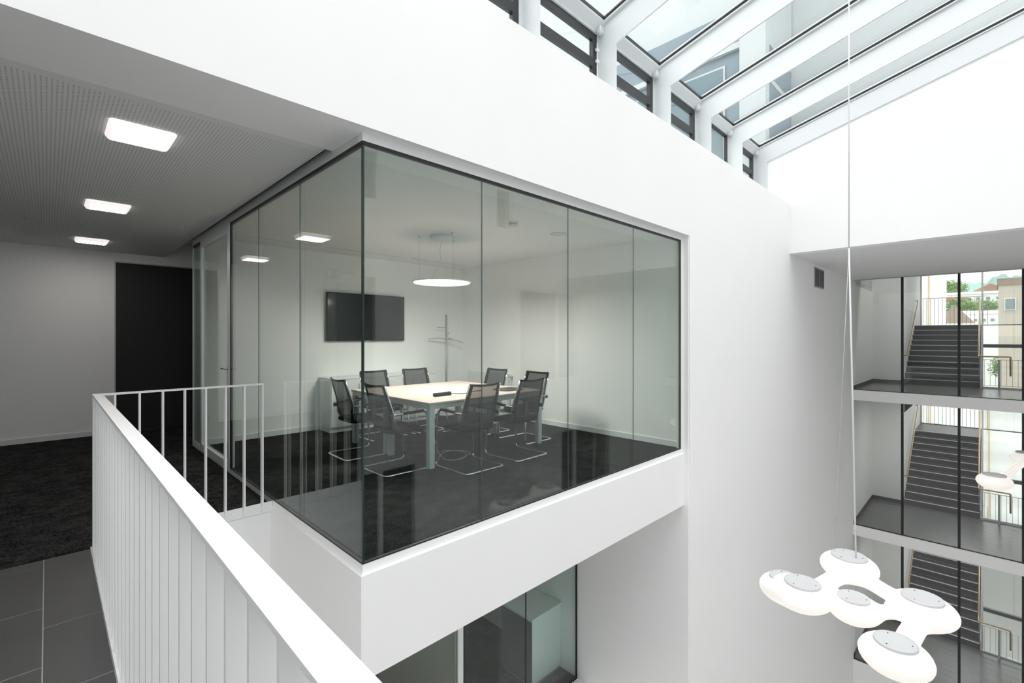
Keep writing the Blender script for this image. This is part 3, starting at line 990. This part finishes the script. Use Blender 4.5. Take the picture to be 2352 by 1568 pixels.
rd = thing('radiator', (5.95, 6.7, 0.12), 'flat white panel radiator on the right wall behind chairs', 'radiator')
MB().bbox(5.93, 5.985, 6.12, 7.28, 0.15, 0.81, 0.006).build('panel', M['white_gloss'], rd)
for y in (6.3, 7.1):
    MB().box(5.986, XR, y - 0.02, y + 0.02, 0.3, 0.7).build('wall_bracket', M['white_gloss'], rd)
vk = MB().tube([(5.95, 6.07, 0.16), (5.95, 6.07, 0.74)], 0.008, 6)
vk.lathe([(0.015, 0), (0.026, 0.01), (0.026, 0.05), (0.018, 0.06)], (5.95, 6.07, 0.74), 12)
vk.tube([(5.95, 6.07, 0.70), (5.95, 6.13, 0.70)], 0.008, 6)
vk.build('thermostat_valve', M['alu_light'], rd)

PX, PY = 3.80, 5.20
pl = thing('pendant_lamp', (PX, PY, 2.2), 'round flat glowing pendant lamp hanging over the meeting table', 'pendant lamp')
MB().lathe([(0.02, 0.03), (0.37, 0.028), (0.395, 0.018), (0.395, 0.010), (0.38, 0.004)], (PX, PY, 2.205), 48).build('shade', M['white_gloss'], pl)
MB().lathe([(0.378, 0.004), (0.372, -0.004), (0.02, -0.005)], (PX, PY, 2.205), 48).build('light_panel', M['pendant_light'], pl)
MB().lathe([(0.145, -0.045), (0.155, -0.035), (0.155, 0.0)], (PX, PY, 2.835), 32).build('canopy', M['white_gloss'], pl)
MB().tube([(PX - 0.01, PY, 2.80), (PX - 0.03, PY, 2.65), (PX - 0.02, PY, 2.5), (PX - 0.06, PY + 0.02, 2.40), (PX - 0.10, PY + 0.04, 2.34), (PX - 0.10, PY + 0.04, 2.23)], 0.004, 6).build('cord', M['white_gloss'], pl)
la = bpy.data.lights.new('pendant_glow', 'AREA')
la.shape = 'DISK'; la.size = 0.74; la.energy = 19; la.color = (1.0, 0.92, 0.87)
lo_ = bpy.data.objects.new('pendant_glow', la); C.objects.link(lo_)
lo_.parent = pl; lo_.location = (0, 0, -0.005)
for q in range(3):
    a = math.radians(120 * q + 20)
    wx, wy = PX + 0.30 * math.cos(a), PY + 0.30 * math.sin(a)
    MB().tube([(wx, wy, 2.235), (wx, wy, 2.82)], 0.0012, 5).lathe([(0.006, 0), (0.018, 0.018)], (wx, wy, 2.815), 10).build('wire', M['steel_rope'], pl)

sd = thing('smoke_detector', (3.93, 3.96, 2.835), 'white dome smoke detector on the meeting room ceiling', 'smoke detector')
MB().lathe([(0.058, 0), (0.058, -0.022)], (3.93, 3.96, 2.835), 24).build('base', M['white_gloss'], sd)
MB().lathe([(0.046, -0.022), (0.046, -0.034)], (3.93, 3.96, 2.835), 24).build('vent_ring', M['grille'], sd)
MB().lathe([(0.052, -0.034), (0.048, -0.05), (0.02, -0.06)], (3.93, 3.96, 2.835), 24).build('cap', M['white_gloss'], sd)
sp_ = MB().lathe([(0.11, 0), (0.115, -0.004), (0.09, -0.007)], (4.80, 3.99, 2.835), 28)
tag(sp_.build('ceiling_speaker', M['alu_light']), 'flat round white speaker cover flush in the meeting room ceiling', 'speaker')
for x0, x1, lab in ((1.78, 2.90, 'dark slot air outlet in ceiling nearest the glass door'), (3.0, 4.30, 'dark slot air outlet in ceiling above the wall screen'), (4.50, 5.70, 'dark slot air outlet in ceiling behind the round pendant lamp')):
    so = thing('slot_diffuser', ((x0 + x1) / 2, 7.03, 2.835), lab, 'air vent', 'slot air outlets in the meeting room ceiling')
    MB().box(x0, x1, 7.022, 7.038, 2.8335, 2.8355).build('slot', M['black'], so)
    for y in (7.014, 7.0385):
        MB().box(x0 - 0.01, x1 + 0.01, y, y + 0.0075, 2.832, 2.8355).build('trim', M['ceil'], so)

# ------------------------------------------------------------------ lower storey under the box
YL = 4.61
lw = struct('window_20', (3.8, YL, -3.95))
led_ = [0.3, 2.522, 3.60]
for a, b in ((0.6, 2.518), (2.526, 3.60), (3.72, 4.828), (4.836, 5.985)):
    MB().box(a, b, YL, YL + 0.016, -3.93, -0.755).build('glass_pane', M['glass'], lw)
for x in (2.522, 4.832):
    MB().box(x - 0.004, x + 0.004, YL - 0.001, YL + 0.017, -3.93, -0.755).build('joint_seal', M['black'], lw)
MB().box(3.60, 3.68, YL - 0.02, YL + 0.05, -3.95, -0.755).build('post', M['white_gloss'], lw)
MB().box(3.68, 3.72, YL, YL + 0.03, -3.95, -0.755).build('gasket', M['black'], lw)
MB().box(5.985, 6.005, YL - 0.004, YL + 0.02, -3.95, -0.755).build('gasket', M['black'], lw)
MB().box(0.6, 5.985, YL - 0.004, YL + 0.02, -3.95, -3.93).build('gasket', M['black'], lw)
sbox('floor_lower_room', 0.3, XR, YL + 0.001, 8.2, -4.2, -3.951, 'carpet')
sbox('wall_lower_slab', 0.3, XR, 4.45, YL - 0.005, -4.3, -3.952)
sbox('wall_lower_back', 0.3, XR, 8.2, 8.3, -4.2, -0.4, 'warm_wall')
sbox('wall_lower_left', 0.2, 0.3, YL, 8.3, -4.2, -0.4, 'warm_wall')
sbox('wall_lower_partition', 3.62, 3.70, YL + 0.06, 7.2, -3.95, -0.76, 'warm_wall')
sbox('ceiling_lower', 0.3, XR, YL + 0.02, 8.3, -0.76, -0.62, 'ceil')
lc = thing('low_cabinet', (5.66, 5.25, -3.95), 'white low cabinet in the storey below, behind glass under the box', 'cabinet')
MB().box(5.315, 6.005, 4.945, 5.62, -3.90, -2.915).build('carcass', M['white_gloss'], lc)
MB().bbox(5.305, 6.01, 4.93, 5.63, -2.905, -2.873, 0.003).build('top', M['white_gloss'], lc)
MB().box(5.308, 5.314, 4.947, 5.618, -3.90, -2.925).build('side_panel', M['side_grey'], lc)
MB().box(5.33, 6.005, 4.96, 5.60, -3.951, -3.90).build('plinth', M['alu'], lc)

# vent grille in the long wall
vg = thing('vent_grille', (12.75, YW, 2.6), 'small dark louvred vent grille high on the white wall near the lobby', 'vent')
gx0, gx1, gz0, gz1 = 12.31, 13.18, 2.60, 3.055
fr = MB()
fr.box(gx0, gx1, YW - 0.012, YW, gz0, gz0 + 0.03).box(gx0, gx1, YW - 0.012, YW, gz1 - 0.03, gz1)
fr.box(gx0, gx0 + 0.03, YW - 0.012, YW, gz0 + 0.03, gz1 - 0.03).box(gx1 - 0.03, gx1, YW - 0.012, YW, gz0 + 0.03, gz1 - 0.03)
fr.box((gx0 + gx1) / 2 - 0.012, (gx0 + gx1) / 2 + 0.012, YW - 0.012, YW, gz0 + 0.03, gz1 - 0.03)
fr.build('frame', M['grille'], vg)
MB().box(gx0 + 0.03, gx1 - 0.03, YW - 0.003, YW - 0.001, gz0 + 0.03, gz1 - 0.03).build('backing', M['black'], vg)
for k in range(14):
    z = gz0 + 0.045 + k * 0.0275
    MB().yz([(YW - 0.011, z), (YW - 0.009, z + 0.004), (YW - 0.004, z + 0.014), (YW - 0.006, z + 0.010)], gx0 + 0.03, gx1 - 0.03).build('slat', M['grille'], vg)

# ------------------------------------------------------------------ lobby behind the far glazing, three storeys
mull_y = [1.677, 0.548, -0.572, -1.69]
FLOORS = [0, -3.9, -7.8]
XS = 19.8
YS0, YS1 = 0.20, 1.96
LOBBY_FILL_W = 6
names = ['upper', 'middle', 'lower']
for n, zf in enumerate(FLOORS):
    z0, z1 = (-0.04, 3.10) if n == 0 else (zf - 0.04, zf + 3.9 - 0.35)
    wd = struct('window_%d' % (30 + n), (XF, 0, z0))
    ye = [2.757] + mull_y + [YO + 0.01]
    for a, b in zip(ye[1:], ye[:-1]):
        MB().box(XF, XF + 0.02, a + 0.026, b - 0.026, z0, z1).build('glass_pane', M['glass_lobby'], wd)
    for y in mull_y:
        MB().box(XF - 0.04, XF + 0.05, y - 0.026, y + 0.026, z0, z1).build('mullion', M['black'], wd)
    MB().box(XF - 0.01, XF + 0.03, YO, 2.77, z0 - 0.012, z0).build('gasket', M['black'], wd)
    MB().box(XF - 0.01, XF + 0.03, YO, 2.77, z1, z1 + 0.012).build('gasket', M['alu'], wd)
    # slab with its white edge band, floor tiles
    sbox('trim_%d' % (n + 1), XF - 0.04, XF + 0.06, YO, YW, zf - 0.35, zf - 0.055)
    f = MB().box(XF + 0.06, XS, YO, YW, zf - 0.35, zf - 0.058).build('floor_lobby', M['grout_dark'] if n else M['tile_lobby'], kind='structure')
    if n < 3:
        proto_t = None
        for i in range(11):
            for j in range(11):
                x0 = XF + 0.07 + 0.3 * i
                y1 = YW - 0.6 * j - (0.3 if i % 2 else 0.0) + 0.3
                a0, a1 = x0 + 0.002, min(x0 + 0.298, XS - 0.001)
                b0, b1 = max(y1 - 0.597, YO), min(y1, YW - 0.002)
                if b1 - b0 < 0.02 or a1 - a0 < 0.02:
                    continue
                if proto_t is not None and b1 - b0 > 0.59 and a1 - a0 > 0.29:
                    o = proto_t.copy(); C.objects.link(o)
                    o.location = Vector(((a0 + a1) / 2, (b0 + b1) / 2, zf - 0.054)) - WO[f.name]
                else:
                    o = MB().box(a0, a1, b0, b1, zf - 0.058, zf - 0.05).build('tile', M['tile_lobby'], f)
                    if b1 - b0 > 0.59 and a1 - a0 > 0.29:
                        proto_t = o
    # inner walls
    zt = 4.6 if n == 0 else zf + 3.9 - 0.35
    sbox('wall_lobby', XS, XS + 0.15, YS1, YW, zf - 0.05, zt)
    sbox('wall_stairwell', XS + 0.15, 25.2, YS1, YS1 + 0.2, zf - 1.0, zt + 0.35)
    MB().box(XF + 0.07, XS, YW - 0.016, YW, zf - 0.05, zf + 0.06).box(XS - 0.014, XS, YS1, YW - 0.016, zf - 0.05, zf + 0.06).build('baseboard_lobby', M['stair'], kind='structure')
    # fill lamps added out of view in the lobby ceiling to brighten the lobby
    for j, (lx, ly, pos) in enumerate(((18.4, 0.6, 'nearer the stairs'), (18.4, -1.4, 'nearer the window guard'))):
        dl = thing('fill_lamp', (lx, ly, zt - 0.03), 'round recessed fill lamp added out of view in the lobby ceiling %s, %s storey' % (pos, names[n]), 'fill_lamp', 'fill lamps added to the lobby ceilings')
        MB().lathe([(0.16, 0), (0.16, -0.02), (0.13, -0.02)], (lx, ly, zt), 24).build('ring', M['white_gloss'], dl)
        MB().lathe([(0.125, -0.018), (0.12, -0.022)], (lx, ly, zt), 24).build('light_panel', M['led'], dl)
        li = bpy.data.lights.new('fill_lamp_glow', 'AREA'); li.shape = 'DISK'; li.size = 0.24; li.energy = LOBBY_FILL_W; li.color = (1.0, 0.96, 0.9)
        lo_ = bpy.data.objects.new('fill_lamp_glow', li); C.objects.link(lo_); lo_.parent = dl; lo_.location = (0, 0, -0.002)
    # stair flight rising away from the atrium
    stt = thing('staircase', (XS, 1.1, zf - 0.05), 'dark stair flight with pale step edges behind lobby glazing, %s storey' % names[n], 'staircase', 'stair flights in the lobby')
    for k in range(11):
        xa = XS + 0.32 * k
        zb = zf - 0.05 + 0.177 * k
        s = MB().box(xa, xa + 0.345 if k < 10 else 25.0, YS0, YS1, zb - 0.05 if k else zb, zb + 0.177).build('step', M['stair'], stt)
        MB().box(xa - 0.004, xa + 0.035, YS0 + 0.01, YS1 - 0.01, zb + 0.163, zb + 0.1795).build('step_edge', M['nosing'], s)
    MB().xz([(XS, zf - 0.2), (XS, zf - 0.05), (XS + 3.3, zf + 1.78), (25.0, zf + 1.78), (25.0, zf + 1.5), (XS + 3.5, zf + 1.5)], YS0 + 0.03, YS1 - 0.03).build('flight_soffit', M['ceil'], stt)
    MB().xz([(XS, zf - 0.05), (XS, zf + 0.20), (XS + 3.4, zf + 2.06), (25.0, zf + 2.06), (25.0, zf + 1.85), (XS + 3.4, zf + 1.6), (XS + 0.3, zf - 0.05)], YS0 - 0.03, YS0 - 0.001).build('stringer', M['alu_light'], stt)
    hb = MB().tube(arc([(XS - 0.02, YS1 - 0.02, zf + 0.87), (XS - 0.02, YS1 - 0.09, zf + 0.89), (XS + 3.35, YS1 - 0.09, zf + 2.82), (XS + 3.35, YS1 - 0.02, zf + 2.82)], 0.04), 0.022, 8)
    hb.build('handrail', M['brass'], stt)
    hb = MB().tube(arc([(XS + 3.3, YS0 + 0.03, zf + 2.80), (XS + 0.0, YS0 + 0.03, zf + 0.93), (XS - 0.27, YS0 + 0.02, zf + 0.90), (XS - 0.27, -0.42, zf + 0.90), (XS - 0.27, -0.42, zf + 0.35)], 0.03), 0.022, 8)
    hb.build('handrail', M['brass'], stt)
    for k in range(26):
        x = XS + 0.1 + 0.13 * k
        z = zf - 0.05 + 0.553 * (x - XS)
        MB().tube([(x, YS0 + 0.02, z), (x, YS0 + 0.02, z + 0.94)], 0.006, 5).build('guard_bar', M['alu'], stt)
    # guard at the window
    gr = thing('window_guard', (XS - 0.1, -1.2, zf - 0.05), 'thin barred guard rail in front of the lobby window, %s storey' % names[n], 'railing', 'guard rails at the lobby windows')
    MB().box(XS - 0.22, XS - 0.17, -0.22, -0.17, zf - 0.05, zf + 0.80).build('post', M['alu'], gr)
    MB().box(XS - 0.21, XS - 0.18, YO + 0.01, 0.19, zf + 0.80, zf + 0.815).build('top_rail', M['alu_light'], gr)
    MB().box(XS - 0.21, XS - 0.18, YO + 0.01, 0.19, zf + 0.05, zf + 0.062).build('bottom_rail', M['alu_light'], gr)
    for k in range(26):
        y = 0.10 - 0.112 * k
        MB().box(XS - 0.199, XS - 0.191, y - 0.004, y + 0.004, zf + 0.062, zf + 0.80).build('bar', M['alu'], gr)
    # outside window beside the stair and at the half landing
    ow = struct('window_%d' % (33 + n), (XS, -1.3, zf))
    fw = MB()
    fw.box(XS - 0.05, XS + 0.05, 0.13, YS0 - 0.031, zf - 0.05, zt)
    fw.box(XS - 0.04, XS + 0.04, YO, 0.13, zf - 0.05, zf - 0.0)
    fw.build('window_frame', M['alu_light'], ow)
    MB().box(XS - 0.05, XS + 0.05, YO, 0.13, zf + 1.16, zf + 1.26).build('transom', M['anthracite'], ow)
    MB().box(XS, XS + 0.02, YO, 0.129, zf + 1.261, zt).build('glass_pane', M['glass_lobby'], ow)
    MB().box(XS, XS + 0.02, YO, 0.129, zf + 0.001, zf + 1.159).build('glass_pane', M['glass_lobby'], ow)
    lw_ = struct('window_%d' % (36 + n), (25.05, 1.1, zf + 1.9))
    zl0, zl1 = zf + 1.9, zf + 5.4 if n else 4.6
    MB().box(25.03, 25.05, YO, YS1 - 0.05, zl0 + 0.03, zl1).build('glass_pane', M['glass_lobby'], lw_)
    MB().box(25.0, 25.1, YS1 - 0.05, YS1, zl0, zl1).build('window_frame', M['alu_light'], lw_)
    MB().box(25.0, 25.1, YO, YS1, zl0, zl0 + 0.03).build('sill', M['anthracite'], lw_)
    for k in range(17):
        y = YS1 - 0.1 - 0.113 * k
        MB().box(24.84, 24.852, y - 0.006, y + 0.006, zf + 1.9, zf + 2.98).build('guard_bar', M['alu'], stt)
    MB().box(24.83, 24.86, YS0 - 0.1, YS1 - 0.02, zf + 2.98, zf + 3.0).build('guard_rail', M['alu_light'], stt)
sbox('trim_4', XF - 0.04, XF + 0.1, YO, YW, -11.8, -8.15)
sbox('wall_stair_end', 25.0, 25.2, YO, YS1, -11.8, -6.0)

# ------------------------------------------------------------------ cloud lamps
def surface_net(fn, lo, hi, step):
    lo, hi = np.array(lo), np.array(hi)
    n = np.ceil((hi - lo) / step).astype(int) + 1
    ax = [lo[i] + step * np.arange(n[i]) for i in range(3)]
    X, Y, Z = np.meshgrid(*ax, indexing='ij')
    F = fn(X, Y, Z)
    S = F < 0
    nc = n - 1
    acc = np.zeros((*nc, 3)); cnt = np.zeros(nc)
    offs = [(0, 0, 0), (1, 0, 0), (0, 1, 0), (1, 1, 0), (0, 0, 1), (1, 0, 1), (0, 1, 1), (1, 1, 1)]
    eds = [(a, b) for a in range(8) for b in range(a + 1, 8) if bin(a ^ b).count('1') == 1]
    sl = lambda o: tuple(slice(o[i], o[i] + nc[i]) for i in range(3))
    for a, b in eds:
        fa, fb = F[sl(offs[a])], F[sl(offs[b])]
        cr = (fa < 0) != (fb < 0)
        t = np.where(cr, fa / np.where(cr, fa - fb, 1), 0)
        for d in range(3):
            acc[..., d] += np.where(cr, offs[a][d] + t * (offs[b][d] - offs[a][d]), 0)
        cnt += cr
    act = cnt > 0
    idx = -np.ones(nc, dtype=int)
    idx[act] = np.arange(act.sum())
    ijk = np.argwhere(act)
    verts = lo + step * (ijk + acc[act] / cnt[act][:, None])
    faces = []
    for d in range(3):
        u, v = (d + 1) % 3, (d + 2) % 3
        a = [slice(None)] * 3; b = [slice(None)] * 3
        a[d] = slice(0, n[d] - 1); b[d] = slice(1, n[d])
        ch = S[tuple(a)] != S[tuple(b)]
        for p in np.argwhere(ch):
            if p[u] == 0 or p[v] == 0 or p[u] >= nc[u] or p[v] >= nc[v]:
                continue
            q = []
            for du, dv in ((0, 0), (-1, 0), (-1, -1), (0, -1)):
                c = p.copy(); c[u] += du; c[v] += dv
                q.append(idx[tuple(c)])
            if min(q) >= 0:
                faces.append([int(k) for k in q])
    return verts, faces


def make_cloud_lamp(label, blobs, links, cables, zt):
    ctr = sum((b[0] for b in blobs), Vector()) / len(blobs)
    t = thing('cloud_lamp', ctr, label, 'pendant lamp')

    def fn(X, Y, Z):
        ds = []
        for c, a, h_, ro in blobs:
            zc = c.z - h_ * 0.75
            e2 = (X - c.x) ** 2 + (Y - c.y) ** 2
            q = np.sqrt(e2 / a ** 2 + ((Z - zc) / h_) ** 2) + 1e-6
            q1 = np.sqrt(e2 / a ** 4 + ((Z - zc) / h_ ** 2) ** 2) + 1e-6
            d_ = q * (q - 1) / q1
            pl_ = Z - (c.z - 0.002)
            kk = 0.008
            ds.append(np.where(e2 < (a * 1.1) ** 2, kk * np.logaddexp(d_ / kk, pl_ / kk), d_))
        for i, j, r in links:
            A, B = blobs[i][0], blobs[j][0]
            a = np.array([A.x, A.y, A.z - blobs[i][2]]); b = np.array([B.x, B.y, B.z - blobs[j][2]])
            ab = b - a
            T = np.clip(((X - a[0]) * ab[0] + (Y - a[1]) * ab[1] + (Z - a[2]) * ab[2]) / (ab @ ab), 0, 1)
            ds.append(np.sqrt((X - a[0] - T * ab[0]) ** 2 + (Y - a[1] - T * ab[1]) ** 2 + (Z - a[2] - T * ab[2]) ** 2) - r)
        k = 0.028
        e = sum(np.exp(-d / k) for d in ds)
        return -k * np.log(e + 1e-12)
    lo = [min(b[0][i] - b[1] for b in blobs) - 0.15 for i in range(3)]
    hi = [max(b[0][i] + b[1] for b in blobs) + 0.15 for i in range(3)]
    lo[2] = min(b[0].z for b in blobs) - 0.6
    hi[2] = max(b[0].z for b in blobs) + 0.15
    vs, fs = surface_net(fn, lo, hi, 0.024)
    mb = MB(); mb.add([tuple(v) for v in vs], fs, 0, True)
    body = mb.build('shade', M['lamp_body'], t)
    for c, a, h_, ro in blobs:
        dsk = MB().lathe([(ro * 1.0, -0.03), (ro * 1.0, 0.014), (ro * 0.97, 0.019), (ro * 0.8, 0.017), (0.01, 0.014)], (c.x, c.y, c.z), 36).build('cover_disc', M['lamp_disc'], t)
        sc_ = MB()
        for q in (0.6, 2.7, 4.8):
            sc_.lathe([(0.006, 0), (0.005, 0.004)], (c.x + ro * 0.72 * math.cos(q), c.y + ro * 0.72 * math.sin(q), c.z + 0.016), 8)
        sc_.build('screw', M['anthracite'], dsk)
    for i, (p, r, m_) in enumerate(cables):
        MB().tube(p, r, 6).build('cable', M[m_], t)
    return t


ZT = -1.05
blobs = []
for (px, py), a, h_, ro, dz in (((1950.3, 1277.8), 0.285, 0.150, 0.175, 0), ((1842.8, 1338.8), 0.275, 0.150, 0.165, 0), ((1803, 1327), 0.245, 0.14, 0.15, -0.05), ((1961, 1373), 0.236, 0.140, 0.142, -0.14), ((2118.6, 1374.3), 0.275, 0.150, 0.165, 0), ((2056.8, 1476), 0.255, 0.145, 0.150, 0)):
    blobs.append((on_z(px, py, ZT + dz), a, h_, ro))
b0 = blobs[0][0]
hang = Vector((0, 0, 0))
split = ray(1950, 570)
dd = (b0.x * CA + b0.y * SA)
split = at(1950, 570, dd)
top = Vector((split.x, split.y, zglass(split.y) - 0.05))
b1 = blobs[0][0] + Vector((0.06, -0.06, 0.0))
b2_ = blobs[1][0] + Vector((0.02, 0.0, 0.0))
foot1 = on_z(1966, 1284, ZT)
make_cloud_lamp('big white glowing blob lamp hanging in front of the lobby, seen whole', blobs,
                [(0, 1, 0.085), (1, 2, 0.09), (0, 4, 0.075), (3, 4, 0.05), (4, 5, 0.09)],
                [([top, split], 0.007, 'clear_tube'), ([split, split * 0.5 + foot1 * 0.5 + Vector((0.01, 0, 0)), foot1], 0.009, 'clear_tube'),
                 ([split, on_z(1916, 1269, ZT)], 0.0025, 'steel_rope')], ZT)
blobs = []
for (px, py), a, h_, ro in (((2284, 1091), 0.25, 0.15, 0.16), ((2358, 1040), 0.27, 0.15, 0.17), ((2440, 1075), 0.27, 0.15, 0.17), ((2500, 1020), 0.26, 0.15, 0.16)):
    blobs.append((on_z(px, py, ZT), a, h_, ro))
c0 = blobs[1][0]
make_cloud_lamp('white glowing blob lamp cut off by the right picture edge', blobs, [(0, 1, 0.07), (1, 2, 0.08), (2, 3, 0.08)],
                [([c0 + Vector((0.3, -0.3, 2.0)), c0], 0.006, 'clear_tube'), ([c0 + Vector((0.3, -0.3, 2.0)), Vector((c0.x + 0.3, c0.y - 0.3, zglass(c0.y) - 0.05 if c0.x + 0.3 < XE else ZS - 0.002))], 0.006, 'clear_tube')], ZT)

# ------------------------------------------------------------------ outdoors behind the lobby
sbox('ground', 20, 700, -420, 240, -13.2, -13.0, 'ground')


def sheet(name, x, ya, yb, za, zb, label, nb):
    t = thing(name, (x, (ya + yb) / 2, za), label, 'sheeting')
    ny, nz = 24, 36
    pts = []
    for j in range(nz + 1):
        row = []
        for i in range(ny + 1):
            y = ya + (yb - ya) * i / ny
            z = za + (zb - za) * j / nz
            row.append((x + 0.05 * math.sin(z * 5.1 + 0.8 * math.sin(y * 2.3)) + 0.04 * math.sin(z * 2.3 + y * 3.1), y, z))
        pts.append(row)
    back = [[(p[0] + 0.03, p[1], p[2]) for p in r] for r in pts]
    m = MB().grid(pts)
    m.grid(back)
    m.build('tarpaulin', M['sheeting'], t)
    for k in range(nb):
        y = ya + (yb - ya) * (k + 0.5) / nb
        MB().box(x - 0.18, x - 0.11, y - 0.035, y + 0.035, za, zb).build('batten', M['batten'], t)
    return t


sheet('scaffold_sheet', 38.0, on_x(2174, 700, 38).y, on_x(2095, 700, 38).y, -13, 9, 'tall white scaffold sheeting outside left of the stair window', 1)
sheet('scaffold_sheet', 39.5, -9, on_x(2176, 700, 39.5).y, -13, -2.4, 'wide white scaffold sheeting outside below the rooftops', 3)


def house(name, label, px0, px1, py_base, py_eave, py_ridge, d, depth, wallm, roofm, wins=0, cat='house', gable=True, band=0, wdrop=0.6, wasp=0.45):
    p0, p1 = at(px0, py_eave, d), at(px1, py_eave, d)
    ze = p0.z
    zr = at((px0 + px1) / 2, py_ridge, d).z
    zb = -13.0
    n = ray(px0, CY); n.z = 0; n.normalize()
    u = Vector((n.y, -n.x, 0))
    o = Vector((p0.x, p0.y, 0))
    r1 = ray(px1, CY); r1.z = 0
    L = o.length * r1.dot(u) / r1.dot(n)
    t = thing(name, (o + u * L / 2).to_tuple()[:2] + (zb,), label, cat)
    P = lambda a, b, z: tuple(o + u * a + n * b + Vector((0, 0, z)))
    MB().loft([[P(0, 0, zb), P(L, 0, zb), P(L, depth, zb), P(0, depth, zb)], [P(0, 0, ze), P(L, 0, ze), P(L, depth, ze), P(0, depth, ze)]]).build('walls', wallm, t)
    e = 0.03 * L
    if gable:
        MB().loft([[P(-e, -e, ze), P(L + e, -e, ze), P(L / 2, -e, zr)], [P(-e, depth, ze), P(L + e, depth, ze), P(L / 2, depth, zr)]]).build('roof', roofm, t)
    else:
        MB().loft([[P(-e, -e, ze), P(L + e, -e, ze), P(L + e, depth, ze), P(-e, depth, ze)], [P(-e, -e, zr), P(L + e, -e, zr), P(L + e, depth, zr), P(-e, depth, zr)]]).build('roof', roofm, t)
    if band:
        MB().loft([[P(0.02 * L, -0.1, ze - 1.5), P(0.32 * L, -0.1, ze - 1.5), P(0.32 * L, 0, ze - 1.5), P(0.02 * L, 0, ze - 1.5)], [P(0.02 * L, -0.1, ze - 0.5), P(0.32 * L, -0.1, ze - 0.5), P(0.32 * L, 0, ze - 0.5), P(0.02 * L, 0, ze - 0.5)]]).build('red_band', M['red_band'], t)
    for k in range(band, wins):
        a = L * (k + 0.25) / wins
        b = L * (k + 0.75) / wins
        hgt = max(ze - zb, 0.1)
        z1 = ze - wdrop
        z0 = z1 - L / wins * wasp
        f = MB().loft([[P(a, -0.12, z0), P(b, -0.12, z0), P(b, 0.05, z0), P(a, 0.05, z0)], [P(a, -0.12, z1), P(b, -0.12, z1), P(b, 0.05, z1), P(a, 0.05, z1)]]).build('window', M['white_render'], t)
        q = (b - a) * 0.1
        MB().loft([[P(a + q, -0.2, z0 + q), P(b - q, -0.2, z0 + q), P(b - q, -0.1, z0 + q), P(a + q, -0.1, z0 + q)], [P(a + q, -0.2, z1 - q), P(b - q, -0.2, z1 - q), P(b - q, -0.1, z1 - q), P(a + q, -0.1, z1 - q)]]).build('pane', M['far_pane'], f)
    return t


house('apartment_house', 'distant house with wide reddish gable below the hill', 2232, 2320, 680, 671, 653, 120, 14, M['brick'], M['roof_tile'], 0)
house('flat_hall', 'long white flat-roofed building with windows and red band beyond trees', 2168, 2330, 712, 678, 673, 95, 20, M['white_render'], M['white_render'], 7, 'building', False, 2)
house('gabled_house', 'small house with brown tiled roof outside the stair window', 2150, 2236, 760, 742, 700, 56, 8, M['white_render'], M['roof_brown'], 0)
house('white_house', 'white low house with a row of windows beyond the brown roof', 2212, 2310, 760, 722, 714, 65, 8, M['white_render'], M['white_render'], 5, 'house', False)
house('beige_house', 'beige rendered house with upright window at the right window edge', 2293, 2405, 780, 655, 640, 36, 5, M['beige'], M['roof_brown'], 2, 'house', False, 0, 1.0, 0.75)


def tree(label, px, py_top, py_bot, d, wpx):
    c = at(px, (py_top + py_bot) / 2, d)
    r = wpx / FPX * d / 2
    hgt = (py_bot - py_top) / FPX * d / 2
    t = thing('tree', (c.x, c.y, -13), label, 'tree')
    MB().tube([(c.x, c.y, -13), (c.x, c.y, c.z)], 0.04 * r + 0.1, 8).build('trunk', M['trunk'], t)
    rnd = random.Random(px)
    lf = MB()
    for _ in range(2200):
        while True:
            q = Vector((rnd.uniform(-1, 1), rnd.uniform(-1, 1), rnd.uniform(-1, 1)))
            if 0.45 < q.length < 1:
                break
        k = 1 + 0.25 * math.sin(q.x * 7 + q.y * 5 + q.z * 6)
        p = c + Vector((q.x * r * k, q.y * r * k, q.z * hgt * k))
        s = r * rnd.uniform(0.05, 0.10)
        a = Vector((rnd.uniform(-1, 1), rnd.uniform(-1, 1), rnd.uniform(-1, 1))).normalized()
        b = a.cross(Vector((rnd.uniform(-1, 1), rnd.uniform(-1, 1), rnd.uniform(-1, 1)))).normalized()
        lf.add([p - a * s, p + b * s * 0.7, p + a * s, p - b * s * 0.7], [(0, 1, 2, 3)])
    lf.build('crown', M['leaf'], t, kind='stuff')
    return t


tree('dark green tree before the hill at the left window edge', 2192, 645, 690, 160, 46)
tree('bushy light green tree left in front of the white hall', 2205, 686, 722, 75, 56)
tree('bushy light green tree right in front of the white hall', 2262, 690, 722, 78, 50)
tree('low green tree beyond the lower pane beside the stairs', 2318, 820, 870, 55, 60)

hp = []
for j in range(14):
    row = []
    for i in range(60):
        a = i / 59
        px = 2080 + 420 * a
        d = 420 + 40 * j
        tp = 18 * math.exp(-((px - 2330) / 80) ** 2) + 79 + 3 * math.sin(a * 40) + 2 * math.sin(a * 97 + j)
        b = at(px, CY, d)
        row.append((b.x, b.y, -13 + (tp * 0.97 + 10) * math.sin(min(1, j / 7) * math.pi / 2)))
    hp.append(row)
MB().grid(hp).build('hill', M['hill'], kind='structure')
